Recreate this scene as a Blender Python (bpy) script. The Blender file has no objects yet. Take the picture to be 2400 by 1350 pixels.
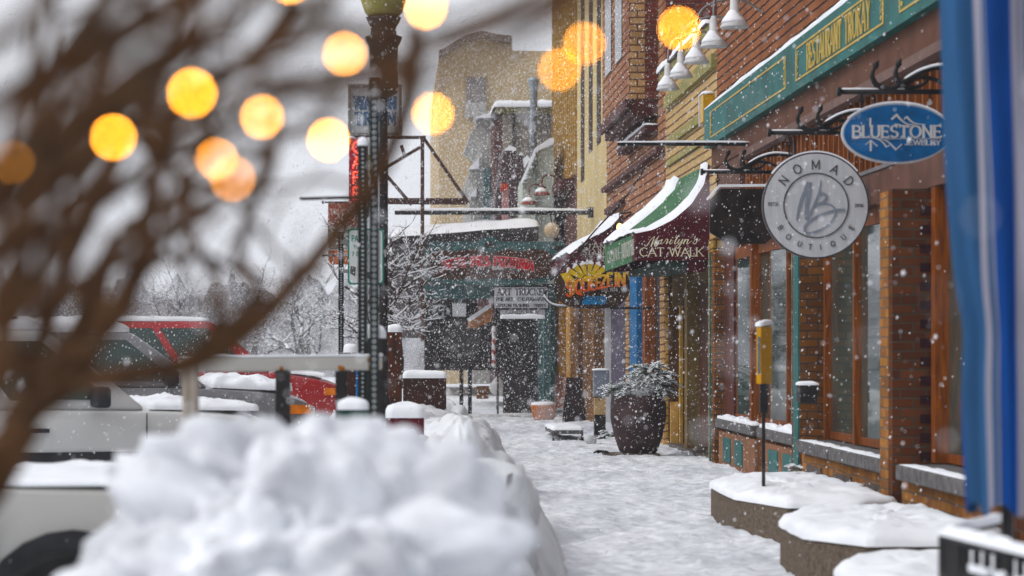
import bpy, math, random
import numpy as np
from math import radians as R, sin, cos, pi
from mathutils import Vector, Matrix, noise
random.seed(7)
scene = bpy.context.scene
C = bpy.context.collection

# ---------------------------------------------------------------- camera
F = 5667.0            # focal length in pixels of the 2400 px wide photograph
VX, VY = 920.0, 815.0 # where the street's lines meet
EYE = 1.40
cam_data = bpy.data.cameras.new('camera')
cam = bpy.data.objects.new('camera', cam_data)
C.objects.link(cam)
scene.camera = cam
cam_data.sensor_width = 36.0
cam_data.lens = 36.0 * F / 2400.0
cam.location = (0, 0, EYE)
cam.rotation_euler = (R(90), 0, 0)
cam_data.shift_x = (1200 - VX) / 2400.0
cam_data.shift_y = (VY - 675) / 2400.0
cam_data.clip_start = 0.1
cam_data.clip_end = 2000
cam_data.dof.use_dof = True
cam_data.dof.focus_distance = 29.0
cam_data.dof.aperture_fstop = 2.7

def P(px, py, Y):
    return Vector(((px - VX) / F * Y, Y, EYE + (VY - py) / F * Y))

# ---------------------------------------------------------------- light
world = bpy.data.worlds.new('World')
scene.world = world
world.use_nodes = True
wn = world.node_tree
for n in list(wn.nodes): wn.nodes.remove(n)
sky = wn.nodes.new('ShaderNodeTexSky')
sky.sky_type = 'NISHITA'; sky.sun_disc = False
sky.sun_elevation = R(42); sky.sun_rotation = R(250)
sky.dust_density = 3.0
hs = wn.nodes.new('ShaderNodeHueSaturation'); hs.inputs['Saturation'].default_value = 0.16
wm = wn.nodes.new('ShaderNodeMixRGB'); wm.inputs[0].default_value = 0.72
wm.inputs[2].default_value = (6.3, 6.5, 7.0, 1)
bg = wn.nodes.new('ShaderNodeBackground'); bg.inputs[1].default_value = 0.10
wo = wn.nodes.new('ShaderNodeOutputWorld')
wn.links.new(sky.outputs[0], hs.inputs['Color']); wn.links.new(hs.outputs[0], wm.inputs[1])
wn.links.new(wm.outputs[0], bg.inputs[0]); wn.links.new(bg.outputs[0], wo.inputs[0])
sl = bpy.data.lights.new('sun', 'SUN'); sl.energy = 0.9; sl.angle = R(25); sl.color = (1, 0.97, 0.93)
sun = bpy.data.objects.new('sun', sl); C.objects.link(sun)
sun.rotation_euler = (R(48), 0, R(-70))
scene.view_settings.view_transform = 'Standard'
scene.view_settings.look = 'None'
scene.view_settings.exposure = 0.66
scene.view_settings.gamma = 1
scene.cycles.use_adaptive_sampling = False
scene.cycles.use_denoising = True
scene.cycles.max_bounces = 6
scene.cycles.volume_bounces = 1
scene.cycles.sample_clamp_indirect = 6

# ---------------------------------------------------------------- materials
MATS = {}
def rich(c, k=0.84, s=1.20):
    l = 0.3 * c[0] + 0.59 * c[1] + 0.11 * c[2]
    return tuple(max(0.001, (l + (x - l) * s) * k) for x in c)
def mat(name, col, rough=0.6, metal=0.0, var=0.25, scale=6.0, bump=0.0, spec=0.13, emit=None, es=1.0, stretch=None, col2=None, detail=5):
    if name in MATS: return MATS[name]
    if 'snow' not in name: col = rich(col); col2 = rich(col2) if col2 else None
    m = bpy.data.materials.new(name); m.use_nodes = True
    nt = m.node_tree; b = nt.nodes['Principled BSDF']
    b.inputs['Roughness'].default_value = rough; b.inputs['Metallic'].default_value = metal
    b.inputs['Specular IOR Level'].default_value = spec
    g = nt.nodes.new('ShaderNodeNewGeometry')
    mp = nt.nodes.new('ShaderNodeMapping')
    nt.links.new(g.outputs['Position'], mp.inputs[0])
    if stretch: mp.inputs['Scale'].default_value = stretch
    nz = nt.nodes.new('ShaderNodeTexNoise'); nz.inputs['Scale'].default_value = scale; nz.inputs['Detail'].default_value = detail
    nt.links.new(mp.outputs[0], nz.inputs['Vector'])
    cr = nt.nodes.new('ShaderNodeValToRGB')
    c2 = col2 if col2 else tuple(min(1, c * (1 + var)) for c in col)
    c1 = col if col2 else tuple(c * (1 - var) for c in col)
    cr.color_ramp.elements[0].color = (*c1, 1); cr.color_ramp.elements[1].color = (*c2, 1)
    cr.color_ramp.elements[0].position = 0.33; cr.color_ramp.elements[1].position = 0.67
    nt.links.new(nz.outputs['Fac'], cr.inputs[0]); nt.links.new(cr.outputs[0], b.inputs['Base Color'])
    if bump:
        bp = nt.nodes.new('ShaderNodeBump'); bp.inputs['Strength'].default_value = bump; bp.inputs['Distance'].default_value = 0.02
        nt.links.new(nz.outputs['Fac'], bp.inputs['Height']); nt.links.new(bp.outputs[0], b.inputs['Normal'])
    if emit:
        b.inputs['Emission Color'].default_value = (*emit, 1); b.inputs['Emission Strength'].default_value = es
    MATS[name] = m
    return m

def brick(name, c1, c2, mortar, bw=0.21, bh=0.075, ms=0.008, var=0.5, bump=0.6, dirt=None, bias=0.0):
    """bricks laid along x+y (any upright wall square to the street) and z"""
    if name in MATS: return MATS[name]
    c1 = rich(c1); c2 = rich(c2); mortar = rich(mortar)
    m = bpy.data.materials.new(name); m.use_nodes = True
    nt = m.node_tree; b = nt.nodes['Principled BSDF']; b.inputs['Roughness'].default_value = 0.85; b.inputs['Specular IOR Level'].default_value = 0.06
    g = nt.nodes.new('ShaderNodeNewGeometry'); sp = nt.nodes.new('ShaderNodeSeparateXYZ')
    nt.links.new(g.outputs['Position'], sp.inputs[0])
    wob = nt.nodes.new('ShaderNodeTexNoise'); wob.inputs['Scale'].default_value = 1.3
    nt.links.new(g.outputs['Position'], wob.inputs['Vector'])
    ws = nt.nodes.new('ShaderNodeMath'); ws.operation = 'MULTIPLY_ADD'; ws.inputs[1].default_value = 0.05
    nt.links.new(wob.outputs['Fac'], ws.inputs[0]); nt.links.new(sp.outputs['Z'], ws.inputs[2])
    ad = nt.nodes.new('ShaderNodeMath'); nt.links.new(sp.outputs['X'], ad.inputs[0]); nt.links.new(sp.outputs['Y'], ad.inputs[1])
    cb = nt.nodes.new('ShaderNodeCombineXYZ'); nt.links.new(ad.outputs[0], cb.inputs[0]); nt.links.new(ws.outputs[0], cb.inputs[1])
    bt = nt.nodes.new('ShaderNodeTexBrick')
    bt.inputs['Scale'].default_value = 1.0; bt.inputs['Brick Width'].default_value = bw; bt.inputs['Row Height'].default_value = bh
    bt.inputs['Mortar Size'].default_value = ms; bt.inputs['Mortar Smooth'].default_value = 0.3; bt.inputs['Bias'].default_value = bias
    bt.inputs['Color1'].default_value = (*c1, 1); bt.inputs['Color2'].default_value = (*c2, 1); bt.inputs['Mortar'].default_value = (*mortar, 1)
    nt.links.new(cb.outputs[0], bt.inputs['Vector'])
    nz = nt.nodes.new('ShaderNodeTexNoise'); nz.inputs['Scale'].default_value = 2.2; nz.inputs['Detail'].default_value = 6
    nt.links.new(g.outputs['Position'], nz.inputs['Vector'])
    cr = nt.nodes.new('ShaderNodeValToRGB'); lo = 1 - var * 0.6
    cr.color_ramp.elements[0].color = (lo, lo, lo, 1); cr.color_ramp.elements[0].position = 0.3
    cr.color_ramp.elements[1].color = (1.15, 1.15, 1.15, 1); cr.color_ramp.elements[1].position = 0.7
    nt.links.new(nz.outputs['Fac'], cr.inputs[0])
    mx = nt.nodes.new('ShaderNodeMixRGB'); mx.blend_type = 'MULTIPLY'; mx.inputs[0].default_value = 1
    nt.links.new(bt.outputs['Color'], mx.inputs[1]); nt.links.new(cr.outputs[0], mx.inputs[2])
    out = mx.outputs[0]
    if dirt:
        n2 = nt.nodes.new('ShaderNodeTexNoise'); n2.inputs['Scale'].default_value = 0.9; n2.inputs['Detail'].default_value = 8
        mp = nt.nodes.new('ShaderNodeMapping'); mp.inputs['Scale'].default_value = (1, 1, 0.35)
        nt.links.new(g.outputs['Position'], mp.inputs[0]); nt.links.new(mp.outputs[0], n2.inputs['Vector'])
        c3 = nt.nodes.new('ShaderNodeValToRGB'); c3.color_ramp.elements[0].position = 0.5; c3.color_ramp.elements[1].position = 0.68
        c3.color_ramp.elements[1].color = (0.7, 0.7, 0.7, 1)
        nt.links.new(n2.outputs['Fac'], c3.inputs[0])
        m3 = nt.nodes.new('ShaderNodeMixRGB'); m3.inputs[2].default_value = (*dirt, 1)
        nt.links.new(c3.outputs[0], m3.inputs[0]); nt.links.new(out, m3.inputs[1]); out = m3.outputs[0]
    nt.links.new(out, b.inputs['Base Color'])
    bp = nt.nodes.new('ShaderNodeBump'); bp.inputs['Strength'].default_value = bump; bp.inputs['Distance'].default_value = 0.012; bp.invert = True
    nt.links.new(bt.outputs['Fac'], bp.inputs['Height']); nt.links.new(bp.outputs[0], b.inputs['Normal'])
    MATS[name] = m
    return m

snow = mat('snow', (0.76, 0.78, 0.82), 0.75, scale=4.0, bump=0.6, spec=0.25, detail=9, col2=(0.84, 0.86, 0.90))
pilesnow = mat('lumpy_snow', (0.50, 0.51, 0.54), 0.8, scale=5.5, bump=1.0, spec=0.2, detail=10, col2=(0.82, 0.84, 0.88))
walked = mat('walked_snow', (0.56, 0.58, 0.62), 0.75, scale=9, bump=1.0, spec=0.25, col2=(0.84, 0.86, 0.90), detail=10)
nt_ = walked.node_tree; b_ = nt_.nodes['Principled BSDF']; src_ = b_.inputs['Base Color'].links[0].from_socket
g_ = nt_.nodes.new('ShaderNodeNewGeometry'); mp_ = nt_.nodes.new('ShaderNodeMapping'); mp_.inputs['Scale'].default_value = (1.2, 0.45, 1)
n_ = nt_.nodes.new('ShaderNodeTexNoise'); n_.inputs['Scale'].default_value = 1.6; n_.inputs['Detail'].default_value = 9
nt_.links.new(g_.outputs['Position'], mp_.inputs[0]); nt_.links.new(mp_.outputs[0], n_.inputs['Vector'])
r_ = nt_.nodes.new('ShaderNodeValToRGB'); r_.color_ramp.elements[0].position = 0.34; r_.color_ramp.elements[0].color = (0.78, 0.79, 0.81, 1); r_.color_ramp.elements[1].position = 0.56; r_.color_ramp.elements[1].color = (1, 1, 1, 1)
x_ = nt_.nodes.new('ShaderNodeMixRGB'); x_.blend_type = 'MULTIPLY'; x_.inputs[0].default_value = 1
nt_.links.new(n_.outputs['Fac'], r_.inputs[0]); nt_.links.new(src_, x_.inputs[1]); nt_.links.new(r_.outputs[0], x_.inputs[2]); nt_.links.new(x_.outputs[0], b_.inputs['Base Color'])
greysnow = mat('ploughed_snow', (0.50, 0.51, 0.53), 0.8, scale=2.2, bump=0.9, spec=0.2, col2=(0.78, 0.80, 0.83), detail=10)
black = mat('black_iron', (0.018, 0.017, 0.018), 0.45, var=0.4)
darkpost = mat('dark_painted_metal', (0.028, 0.025, 0.025), 0.4, var=0.4, scale=12)
wood = mat('orange_stained_wood', (0.27, 0.085, 0.015), 0.55, scale=5, stretch=(8, 8, 0.7), col2=(0.10, 0.030, 0.012), bump=0.2)
darkwood = mat('dark_brown_wood', (0.10, 0.028, 0.012), 0.5, scale=5, stretch=(8, 8, 0.7), col2=(0.035, 0.013, 0.008), bump=0.2)
white = mat('white_paint', (0.72, 0.73, 0.74), 0.55, var=0.1)
def pane(name, c, r=0.04):
    if name in MATS: return MATS[name]
    m = mat(name, c, r, var=0.3, scale=1.2, spec=1.0)
    nt = m.node_tree; b = nt.nodes['Principled BSDF']
    b.inputs['IOR'].default_value = 2.5
    g = nt.nodes.new('ShaderNodeNewGeometry')
    nz = nt.nodes.new('ShaderNodeTexNoise'); nz.inputs['Scale'].default_value = 0.9; nz.inputs['Detail'].default_value = 2
    bp = nt.nodes.new('ShaderNodeBump'); bp.inputs['Strength'].default_value = 0.25; bp.inputs['Distance'].default_value = 0.02
    nt.links.new(g.outputs['Position'], nz.inputs['Vector']); nt.links.new(nz.outputs['Fac'], bp.inputs['Height']); nt.links.new(bp.outputs[0], b.inputs['Normal'])
    return m
glass = pane('window_glass', (0.02, 0.035, 0.035))
shopglass = pane('pale_shop_glass', (0.045, 0.07, 0.065)); shopglass.node_tree.nodes['Bump'].inputs['Strength'].default_value = 0.12

# ---------------------------------------------------------------- mesh helpers
def thing(name, label, cat, loc=(0, 0, 0), rz=0.0, group=None):
    o = bpy.data.objects.new(name, None); C.objects.link(o); o.empty_display_size = 0.2
    o.location = loc; o.rotation_euler = (0, 0, rz); o['label'] = label; o['category'] = cat
    if group: o['group'] = group
    o['_org'] = tuple(loc)
    return o
def tag(o, label=None, cat=None, group=None, kind=None):
    if label: o['label'] = label
    if cat: o['category'] = cat
    if group: o['group'] = group
    if kind: o['kind'] = kind
    return o
class MB:
    def __init__(s, local=False): s.v = []; s.f = []; s.m = []; s.mi = 0; s.local = local
    def add(s, vs, fs):
        b = len(s.v); s.v.extend([tuple(v) for v in vs])
        s.f.extend([tuple(b + i for i in f) for f in fs]); s.m.extend([s.mi] * len(fs)); return s
    def box(s, x0, x1, y0, y1, z0, z1):
        if x0 > x1: x0, x1 = x1, x0
        if y0 > y1: y0, y1 = y1, y0
        if z0 > z1: z0, z1 = z1, z0
        return s.add([(x0,y0,z0),(x1,y0,z0),(x1,y1,z0),(x0,y1,z0),(x0,y0,z1),(x1,y0,z1),(x1,y1,z1),(x0,y1,z1)],
              [(0,3,2,1),(4,5,6,7),(0,1,5,4),(1,2,6,5),(2,3,7,6),(3,0,4,7)])
    def prism(s, poly, ext):
        """poly: 3-D points of one end; ext: extrusion vector"""
        n = len(poly); e = Vector(ext); p = [Vector(q) for q in poly]
        nrm = Vector((0, 0, 0))
        for i in range(n): nrm += p[i].cross(p[(i + 1) % n])
        if nrm.dot(e) > 0: p = p[::-1]
        return s.add(p + [q + e for q in p], [tuple(range(n)), tuple(range(2 * n - 1, n - 1, -1))] + [(i, i + n, (i + 1) % n + n, (i + 1) % n) for i in range(n)])
    def tube(s, pts, rad, n=8, cap=True):
        pts = [Vector(p) for p in pts]
        if not hasattr(rad, '__len__'): rad = [rad] * len(pts)
        vs = []; fs = []; ref = None
        for i, p in enumerate(pts):
            d = (pts[min(i + 1, len(pts) - 1)] - pts[max(i - 1, 0)])
            d = d.normalized() if d.length > 1e-9 else Vector((0, 0, 1))
            if ref is None:
                ref = d.cross(Vector((0, 0, 1)));
                if ref.length < 1e-3: ref = Vector((1, 0, 0))
            a = (ref - d * ref.dot(d))
            if a.length < 1e-4: a = d.orthogonal()
            a.normalize(); ref = a; b = d.cross(a)
            for k in range(n):
                t = 2 * pi * k / n; vs.append(p + (a * cos(t) + b * sin(t)) * rad[i])
        for i in range(len(pts) - 1):
            for k in range(n):
                fs.append((i*n+k, i*n+(k+1)%n, (i+1)*n+(k+1)%n, (i+1)*n+k))
        if cap: fs.append(tuple(range(n - 1, -1, -1))); fs.append(tuple((len(pts) - 1) * n + k for k in range(n)))
        return s.add(vs, fs)
    def lathe(s, c, prof, n=24):
        """prof: (radius, z) from bottom to top around the upright axis through c"""
        vs = [(c[0] + r * cos(2*pi*k/n), c[1] + r * sin(2*pi*k/n), c[2] + z) for r, z in prof for k in range(n)]
        fs = [(i*n+k, i*n+(k+1)%n, (i+1)*n+(k+1)%n, (i+1)*n+k) for i in range(len(prof)-1) for k in range(n)]
        fs.append(tuple(range(n - 1, -1, -1))); fs.append(tuple((len(prof) - 1) * n + k for k in range(n)))
        return s.add(vs, fs)
    def grid(s, nx, ny, fn):
        vs = [fn(i / nx, j / ny) for j in range(ny + 1) for i in range(nx + 1)]
        return s.add(vs, [(j*(nx+1)+i, j*(nx+1)+i+1, (j+1)*(nx+1)+i+1, (j+1)*(nx+1)+i) for j in range(ny) for i in range(nx)])
    def build(s, name, mats, parent=None, smooth=False):
        me = bpy.data.meshes.new(name)
        off = Vector((0, 0, 0))
        if parent is not None and not s.local:
            q = parent
            while q.parent is not None: q = q.parent
            off = Vector(q.location)
        me.from_pydata([tuple(Vector(v) - off) for v in s.v], [], s.f)
        if not isinstance(mats, (list, tuple)): mats = [mats]
        for m in mats: me.materials.append(m)
        if len(mats) > 1: me.polygons.foreach_set('material_index', s.m)
        if smooth: me.polygons.foreach_set('use_smooth', [True] * len(me.polygons))
        me.update()
        o = bpy.data.objects.new(name, me); C.objects.link(o)
        if parent is not None: o.parent = parent
        return o
def bx(name, m, parent, *a):
    return MB().box(*a).build(name, m, parent)
def struct(o): o['kind'] = 'structure'; return o
def bevel(o, w=0.01, seg=2):
    md = o.modifiers.new('bevel', 'BEVEL'); md.width = w; md.segments = seg; md.limit_method = 'ANGLE'; return o
def nz(p, f=1.0, s=0): return noise.noise(Vector((p[0]*f + s*17.3, p[1]*f - s*9.1, (p[2] if len(p) > 2 else 0)*f + s*3.7)))
def fbm(p, f, oct=4, s=0):
    a = 1; t = 0
    for i in range(oct): t += a * nz(p, f * 2**i, s + i); a *= 0.5
    return t
def snowcap(poly, h, over=0.02, res=7, seed=0, mb=None, sag=0.3, lump=0.15, flat=0.45):
    """mound of snow over a (convex) polygon of 3-D points, radial grid"""
    mb = mb or MB(); c = sum((Vector(p) for p in poly), Vector()) / len(poly)
    out = []
    for i in range(len(poly)):
        a = Vector(poly[i]); b = Vector(poly[(i + 1) % len(poly)]); n = max(2, int((b - a).length / 0.05))
        n = min(n, 26)
        for k in range(n): out.append(a.lerp(b, k / n))
    n = len(out); vs = []; fs = []
    rings = [(1.0, -0.02 - 0.0*sag), (1.0, 0.3), (0.97, 0.55), (0.9, 0.75)] + [(0.9 * (1 - k / res), 0.75 + 0.25 * (1 - (1 - k / res) ** 2)) for k in range(1, res)]
    for t, hh in rings:
        for p in out:
            q = c.lerp(p, t); d = (p - c); d.z = 0; d.normalize()
            l = 1 + lump * 2.0 * fbm(q, 5.0, 3, seed)
            ov = over * (1 + 0.8 * nz(p, 7, seed)) if t > 0.95 else 0
            vs.append(q + d * ov + Vector((0, 0, h * hh * l)))
    for i in range(len(rings) - 1):
        for k in range(n): fs.append((i*n+k, i*n+(k+1)%n, (i+1)*n+(k+1)%n, (i+1)*n+k))
    vs.append(c + Vector((0, 0, h * (1 + lump * 2 * fbm(c, 5.0, 3, seed))))); L = len(vs) - 1
    b = (len(rings) - 1) * n
    for k in range(n): fs.append((b + k, b + (k + 1) % n, L))
    mb.add(vs, fs); return mb
def rect(x0, x1, y0, y1, z): return [(x0,y0,z),(x1,y0,z),(x1,y1,z),(x0,y1,z)]
def capbox(name, parent, x0, x1, y0, y1, z, h, seed=0, over=0.012, lump=0.15):
    return snowcap(rect(x0, x1, y0, y1, z), h, over, seed=seed, lump=lump).build(name, snow, parent, True)
def blob(c, r, seed=0, amp=0.12, f=2.5, n=(48, 32), mb=None):
    mb = mb or MB(); c = Vector(c); vs = []; fs = []
    for j in range(n[1] + 1):
        ph = pi * j / n[1]
        for i in range(n[0]):
            th = 2 * pi * i / n[0]; d = Vector((sin(ph)*cos(th), sin(ph)*sin(th), cos(ph)))
            p = Vector((d.x*r[0], d.y*r[1], d.z*r[2])); w = c + p
            k = 1 + amp * (2.6 * abs(nz(w, f, seed)) - 0.5) + amp * 0.5 * (2.4 * abs(nz(w, f * 2.1, seed + 9)) - 0.5) + amp * 0.45 * fbm(w, f * 3.7, 4, seed + 5)
            vs.append(c + p * k)
    for j in range(n[1]):
        for i in range(n[0]): fs.append((j*n[0]+i, (j+1)*n[0]+i, (j+1)*n[0]+(i+1)%n[0], j*n[0]+(i+1)%n[0]))
    mb.add(vs, fs); return mb
def catmull(pts, k=8):
    P_ = [Vector(p) for p in pts]; P_ = [P_[0] * 2 - P_[1]] + P_ + [P_[-1] * 2 - P_[-2]]; out = []
    for i in range(1, len(P_) - 2):
        for t in range(k):
            t /= k; a, b, c, d = P_[i-1:i+3]
            out.append(0.5 * ((2*b) + (-a + c)*t + (2*a - 5*b + 4*c - d)*t*t + (-a + 3*b - 3*c + d)*t**3))
    out.append(P_[-2]); return out

# ---------------------------------------------------------------- stroke lettering
def arc(cx, cy, rx, ry, a0, a1, n=8): return [(cx + rx*cos(R(a0 + (a1-a0)*k/n)), cy + ry*sin(R(a0 + (a1-a0)*k/n))) for k in range(n + 1)]
G = {
 'A': (.8, [[(0,0),(.4,1),(.8,0)], [(.15,.34),(.65,.34)]]),
 'B': (.65, [[(.05,0),(.05,1)], [(.05,1)]+arc(.33,.76,.27,.24,90,-90)+[(.05,.52)], [(.05,.52)]+arc(.36,.26,.3,.26,90,-90)+[(.05,0)]]),
 'C': (.8, [arc(.45,.5,.42,.5,45,315,14)]),
 'D': (.75, [[(.05,0),(.05,1)], [(.05,1)]+arc(.28,.5,.45,.5,90,-90,10)+[(.05,0)]]),
 'E': (.6, [[(.05,0),(.05,1)], [(.05,1),(.58,1)], [(.05,.52),(.48,.52)], [(.05,0),(.6,0)]]),
 'F': (.58, [[(.05,0),(.05,1)], [(.05,1),(.58,1)], [(.05,.52),(.46,.52)]]),
 'G': (.8, [arc(.45,.5,.42,.5,45,315,14)+[(.8,.45),(.52,.45)]]),
 'H': (.75, [[(.05,0),(.05,1)], [(.7,0),(.7,1)], [(.05,.5),(.7,.5)]]),
 'I': (.12, [[(.06,0),(.06,1)]]),
 'J': (.45, [[(.4,1),(.4,.22)]+arc(.2,.22,.2,.22,0,-150,6)]),
 'K': (.7, [[(.05,0),(.05,1)], [(.66,1),(.05,.42)], [(.25,.6),(.7,0)]]),
 'L': (.55, [[(.05,1),(.05,0)], [(.05,0),(.55,0)]]),
 'M': (.9, [[(.05,0),(.05,1)], [(.05,1),(.45,.15),(.85,1)], [(.85,1),(.85,0)]]),
 'N': (.75, [[(.05,0),(.05,1)], [(.05,1),(.7,0)], [(.7,0),(.7,1)]]),
 'O': (.9, [arc(.45,.5,.42,.5,0,360,16)]),
 'P': (.62, [[(.05,0),(.05,1)], [(.05,1)]+arc(.32,.74,.28,.26,90,-90)+[(.05,.48)]]),
 'Q': (.9, [arc(.45,.5,.42,.5,0,360,16), [(.55,.25),(.85,-.08)]]),
 'R': (.68, [[(.05,0),(.05,1)], [(.05,1)]+arc(.32,.76,.28,.24,90,-90)+[(.05,.52)], [(.3,.52),(.66,0)]]),
 'S': (.6, [arc(.3,.75,.25,.25,30,270,9)+arc(.3,.25,.27,.25,90,-150,9)[1:]]),
 'T': (.7, [[(.35,0),(.35,1)], [(0,1),(.7,1)]]),
 'U': (.72, [[(.05,1),(.05,.3)]+arc(.36,.3,.31,.3,180,360,8)+[(.67,1)]]),
 'V': (.75, [[(0,1),(.37,0),(.75,1)]]),
 'W': (1.1, [[(0,1),(.28,0),(.55,1),(.82,0),(1.1,1)]]),
 'X': (.7, [[(0,0),(.7,1)], [(0,1),(.7,0)]]),
 'Y': (.7, [[(0,1),(.35,.5),(.7,1)], [(.35,.5),(.35,0)]]),
 'Z': (.65, [[(0,1),(.63,1),(.02,0),(.65,0)]]),
 '0': (.65, [arc(.32,.5,.28,.5,0,360,12)]), '1': (.35, [[(0,.8),(.2,1),(.2,0)]]),
 '2': (.6, [arc(.3,.72,.27,.28,160,-30,7)+[(.02,0),(.6,0)]]),
 '4': (.62, [[(.45,0),(.45,1),(0,.3),(.62,.3)]]),
 '5': (.6, [[(.55,1),(.1,1),(.06,.55)]+arc(.28,.32,.3,.3,110,-150,9)]),
 '6': (.6, [arc(.3,.3,.27,.3,0,360,10), [(.04,.36),(.12,.75),(.42,1)]]),
 '7': (.6, [[(0,1),(.6,1),(.2,0)]]),
 '9': (.6, [arc(.3,.7,.27,.3,0,360,10), [(.57,.65),(.45,.2),(.15,0)]]),
 '&': (.75, [[(.72,0),(.2,.7)]+arc(.34,.82,.17,.18,200,-30,6)+[(.1,.35)]+arc(.3,.22,.24,.22,170,360,6)+[(.7,.45)]]),
 "'": (.15, [[(.08,1),(.05,.78)]]), '-': (.35, [[(0,.45),(.35,.45)]]), '/': (.45, [[(0,0),(.45,1)]]), '.': (.15, [[(.05,0),(.07,.04)]]),
 '*': (.2, [[(.04,.45),(.16,.45)], [(.04,.5),(.16,.5)]]), ' ': (.4, []),
}
SEGN = [0]
def seg2(mb, o, u, v, n, a, b, th, d):
    SEGN[0] += 1; d = d * (1 + 0.05 * (SEGN[0] % 9)); th = th * (1 + 0.004 * (SEGN[0] % 5))
    a = Vector(a); b = Vector(b); t = b - a
    if t.length < 1e-7: return
    t.normalize(); w = Vector((-t.y, t.x)) * th / 2; a = a - t * th * 0.3; b = b + t * th * 0.3
    q = [a + w, a - w, b - w, b + w]
    mb.prism([o + u * p.x + v * p.y for p in q], n * d)
def glyph(mb, ch, o, u, v, n, h, th, d, serif=0, sx=1.0, italic=0.0):
    w, st = G.get(ch.upper(), (.4, []))
    for s in st:
        pts = [Vector(((p[0]) * h * sx + p[1] * h * italic, p[1] * h)) for p in s]
        for a, b in zip(pts[:-1], pts[1:]):
            thin = th
            if serif:   # contrast: upright strokes heavier
                t = (b - a); ang = abs(t.x) / (t.length + 1e-9); thin = th * (1.15 - 0.5 * ang)
            seg2(mb, o, u, v, n, a, b, thin, d)
        if serif and ch.upper() not in 'OQ&':
            for e, q in ((pts[0], pts[1]), (pts[-1], pts[-2])):
                t = e - q
                if abs(t.y) > abs(t.x) * 0.55 and (e.y < 0.03*h or e.y > 0.97*h):
                    seg2(mb, o, u, v, n, e + Vector((-serif * h, 0)), e + Vector((serif * h, 0)), th * 0.5, d * 1.1)
                elif ch.upper() in 'CEFLTSGZ' and len(s) < 40 and ch.upper() != 'Z':
                    if abs(t.x) > abs(t.y) or ch.upper() in 'CGS':
                        if e.x > 0.3*h or ch.upper() == 'T' or ch.upper() == 'S':
                            sg = 1 if e.y > 0.5 * h else -1
                            if ch.upper() in 'EFTL': sg = -sg
                            seg2(mb, o, u, v, n, e, e + Vector((0, (0.14 if sg > 0 else -0.14) * h * (1 if ch.upper() not in 'CGS' else 1))), th * 0.5, d * 1.1)
def text_w(s, h, sx=1.0, gap=0.22): return sum((G.get(c.upper(), (.4,))[0] * sx + gap) * h for c in s) - gap * h
def text(mb, s, c, u, v, n, h, th, d=0.006, serif=0, width=None, gap=0.22, italic=0, arcsag=0.0, smallcaps=1.0):
    """s centred on c; u, v right and up, n out of the sign"""
    u = Vector(u).normalized(); v = Vector(v).normalized(); n = Vector(n).normalized(); c = Vector(c)
    sx = 1.0
    if width:
        fixed = text_w(s, h, 1.0, gap); sx = width / fixed; g = gap * sx
    else: width = text_w(s, h, 1.0, gap); g = gap
    x = -width / 2
    for ch in s:
        w = G.get(ch.upper(), (.4,))[0] * h * sx
        hh = h * (smallcaps if ch.islower() else 1)
        t = (x + w / 2) / (width / 2); yo = -arcsag * t * t; sl = -2 * arcsag * t / (width / 2)
        uu = (u + v * sl).normalized() if arcsag else u; vv = (v - u * sl).normalized() if arcsag else v
        glyph(mb, ch, c + u * x + v * (yo - h / 2) - n * 0.001, uu, vv, n, hh, th, d, serif, sx, italic)
        x += w + g * h
    return mb
UX, UZ, NY = Vector((1,0,0)), Vector((0,0,1)), Vector((0,-1,0))   # a sign that faces down the street
WU, WN = Vector((0,-1,0)), Vector((-1,0,0))                       # a sign flat on the shop fronts
# ================================================================ ground
W = 4.0                                   # the shop fronts stand on the plane x = W
def D(px, x=W): return F * x / (px - VX)
m = MB()
m.grid(60, 60, lambda a, b: (-300 + 600 * a, -60 + 600 * b, -0.16))
struct(m.build('ground', walked, None, True))
m = MB()
def gz(x, y):
    tr = 0.045 * fbm((x, y * 0.8, 0), 1.1, 2, 3) + 0.030 * fbm((x, y, 1), 5.5, 4, 5)
    st = noise.noise(Vector((x * 3.4, y * 2.6, 4)))
    return tr - 0.05 * max(0, st - 0.16)
m.grid(90, 760, lambda a, b: (0.5 + 3.9 * a, 1.5 + 50 * b, gz(0.5 + 3.9 * a, 1.5 + 50 * b)))
struct(m.build('snowy_sidewalk', walked, None, True))
m = MB(); m.box(-1.3, 0.55, 1.0, 51.5, -0.2, -0.02); m.box(0.5, 4.5, 1.0, 51.5, -0.25, -0.12)
struct(m.build('pavement', mat('pavement_concrete', (0.25, 0.25, 0.26), 0.9), None))

def bankh(x, y):
    near = max(0.0, min(1.0, (16 - y) / 3)); cx = 0.08 + 0.10 * sin(y * 0.5) + 0.12 * near; w = 1.0 - 0.42 * near + 0.12 * nz((x*0, y, 0), 0.7, 2) + 0.10 * nz((0, y, 0), 1.7, 3)
    t = abs(x - cx) / w
    if t > 1.15: return -0.06
    e = max(0, 1 - t ** 3.0)
    hgt = 0.34 + 0.30 * nz((0, y, 0), 0.35, 8)
    if y > 26: hgt += 0.16
    if y < 10: hgt += 0.15
    k = 1 - 1.5 * abs(nz((x, y, 0), 1.25, 4)) + 0.26 * fbm((x, y, 0), 3.3, 3, 6)
    return -0.06 + max(0, (hgt + 0.28 * k)) * e ** 0.55
m = MB(); m.grid(70, 760, lambda a, b: (-1.5 + 3.0 * a, 5 + 44 * b, bankh(-1.5 + 3.0 * a, 5 + 44 * b)))
struct(m.build('snowbank', greysnow, None, True))

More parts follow.
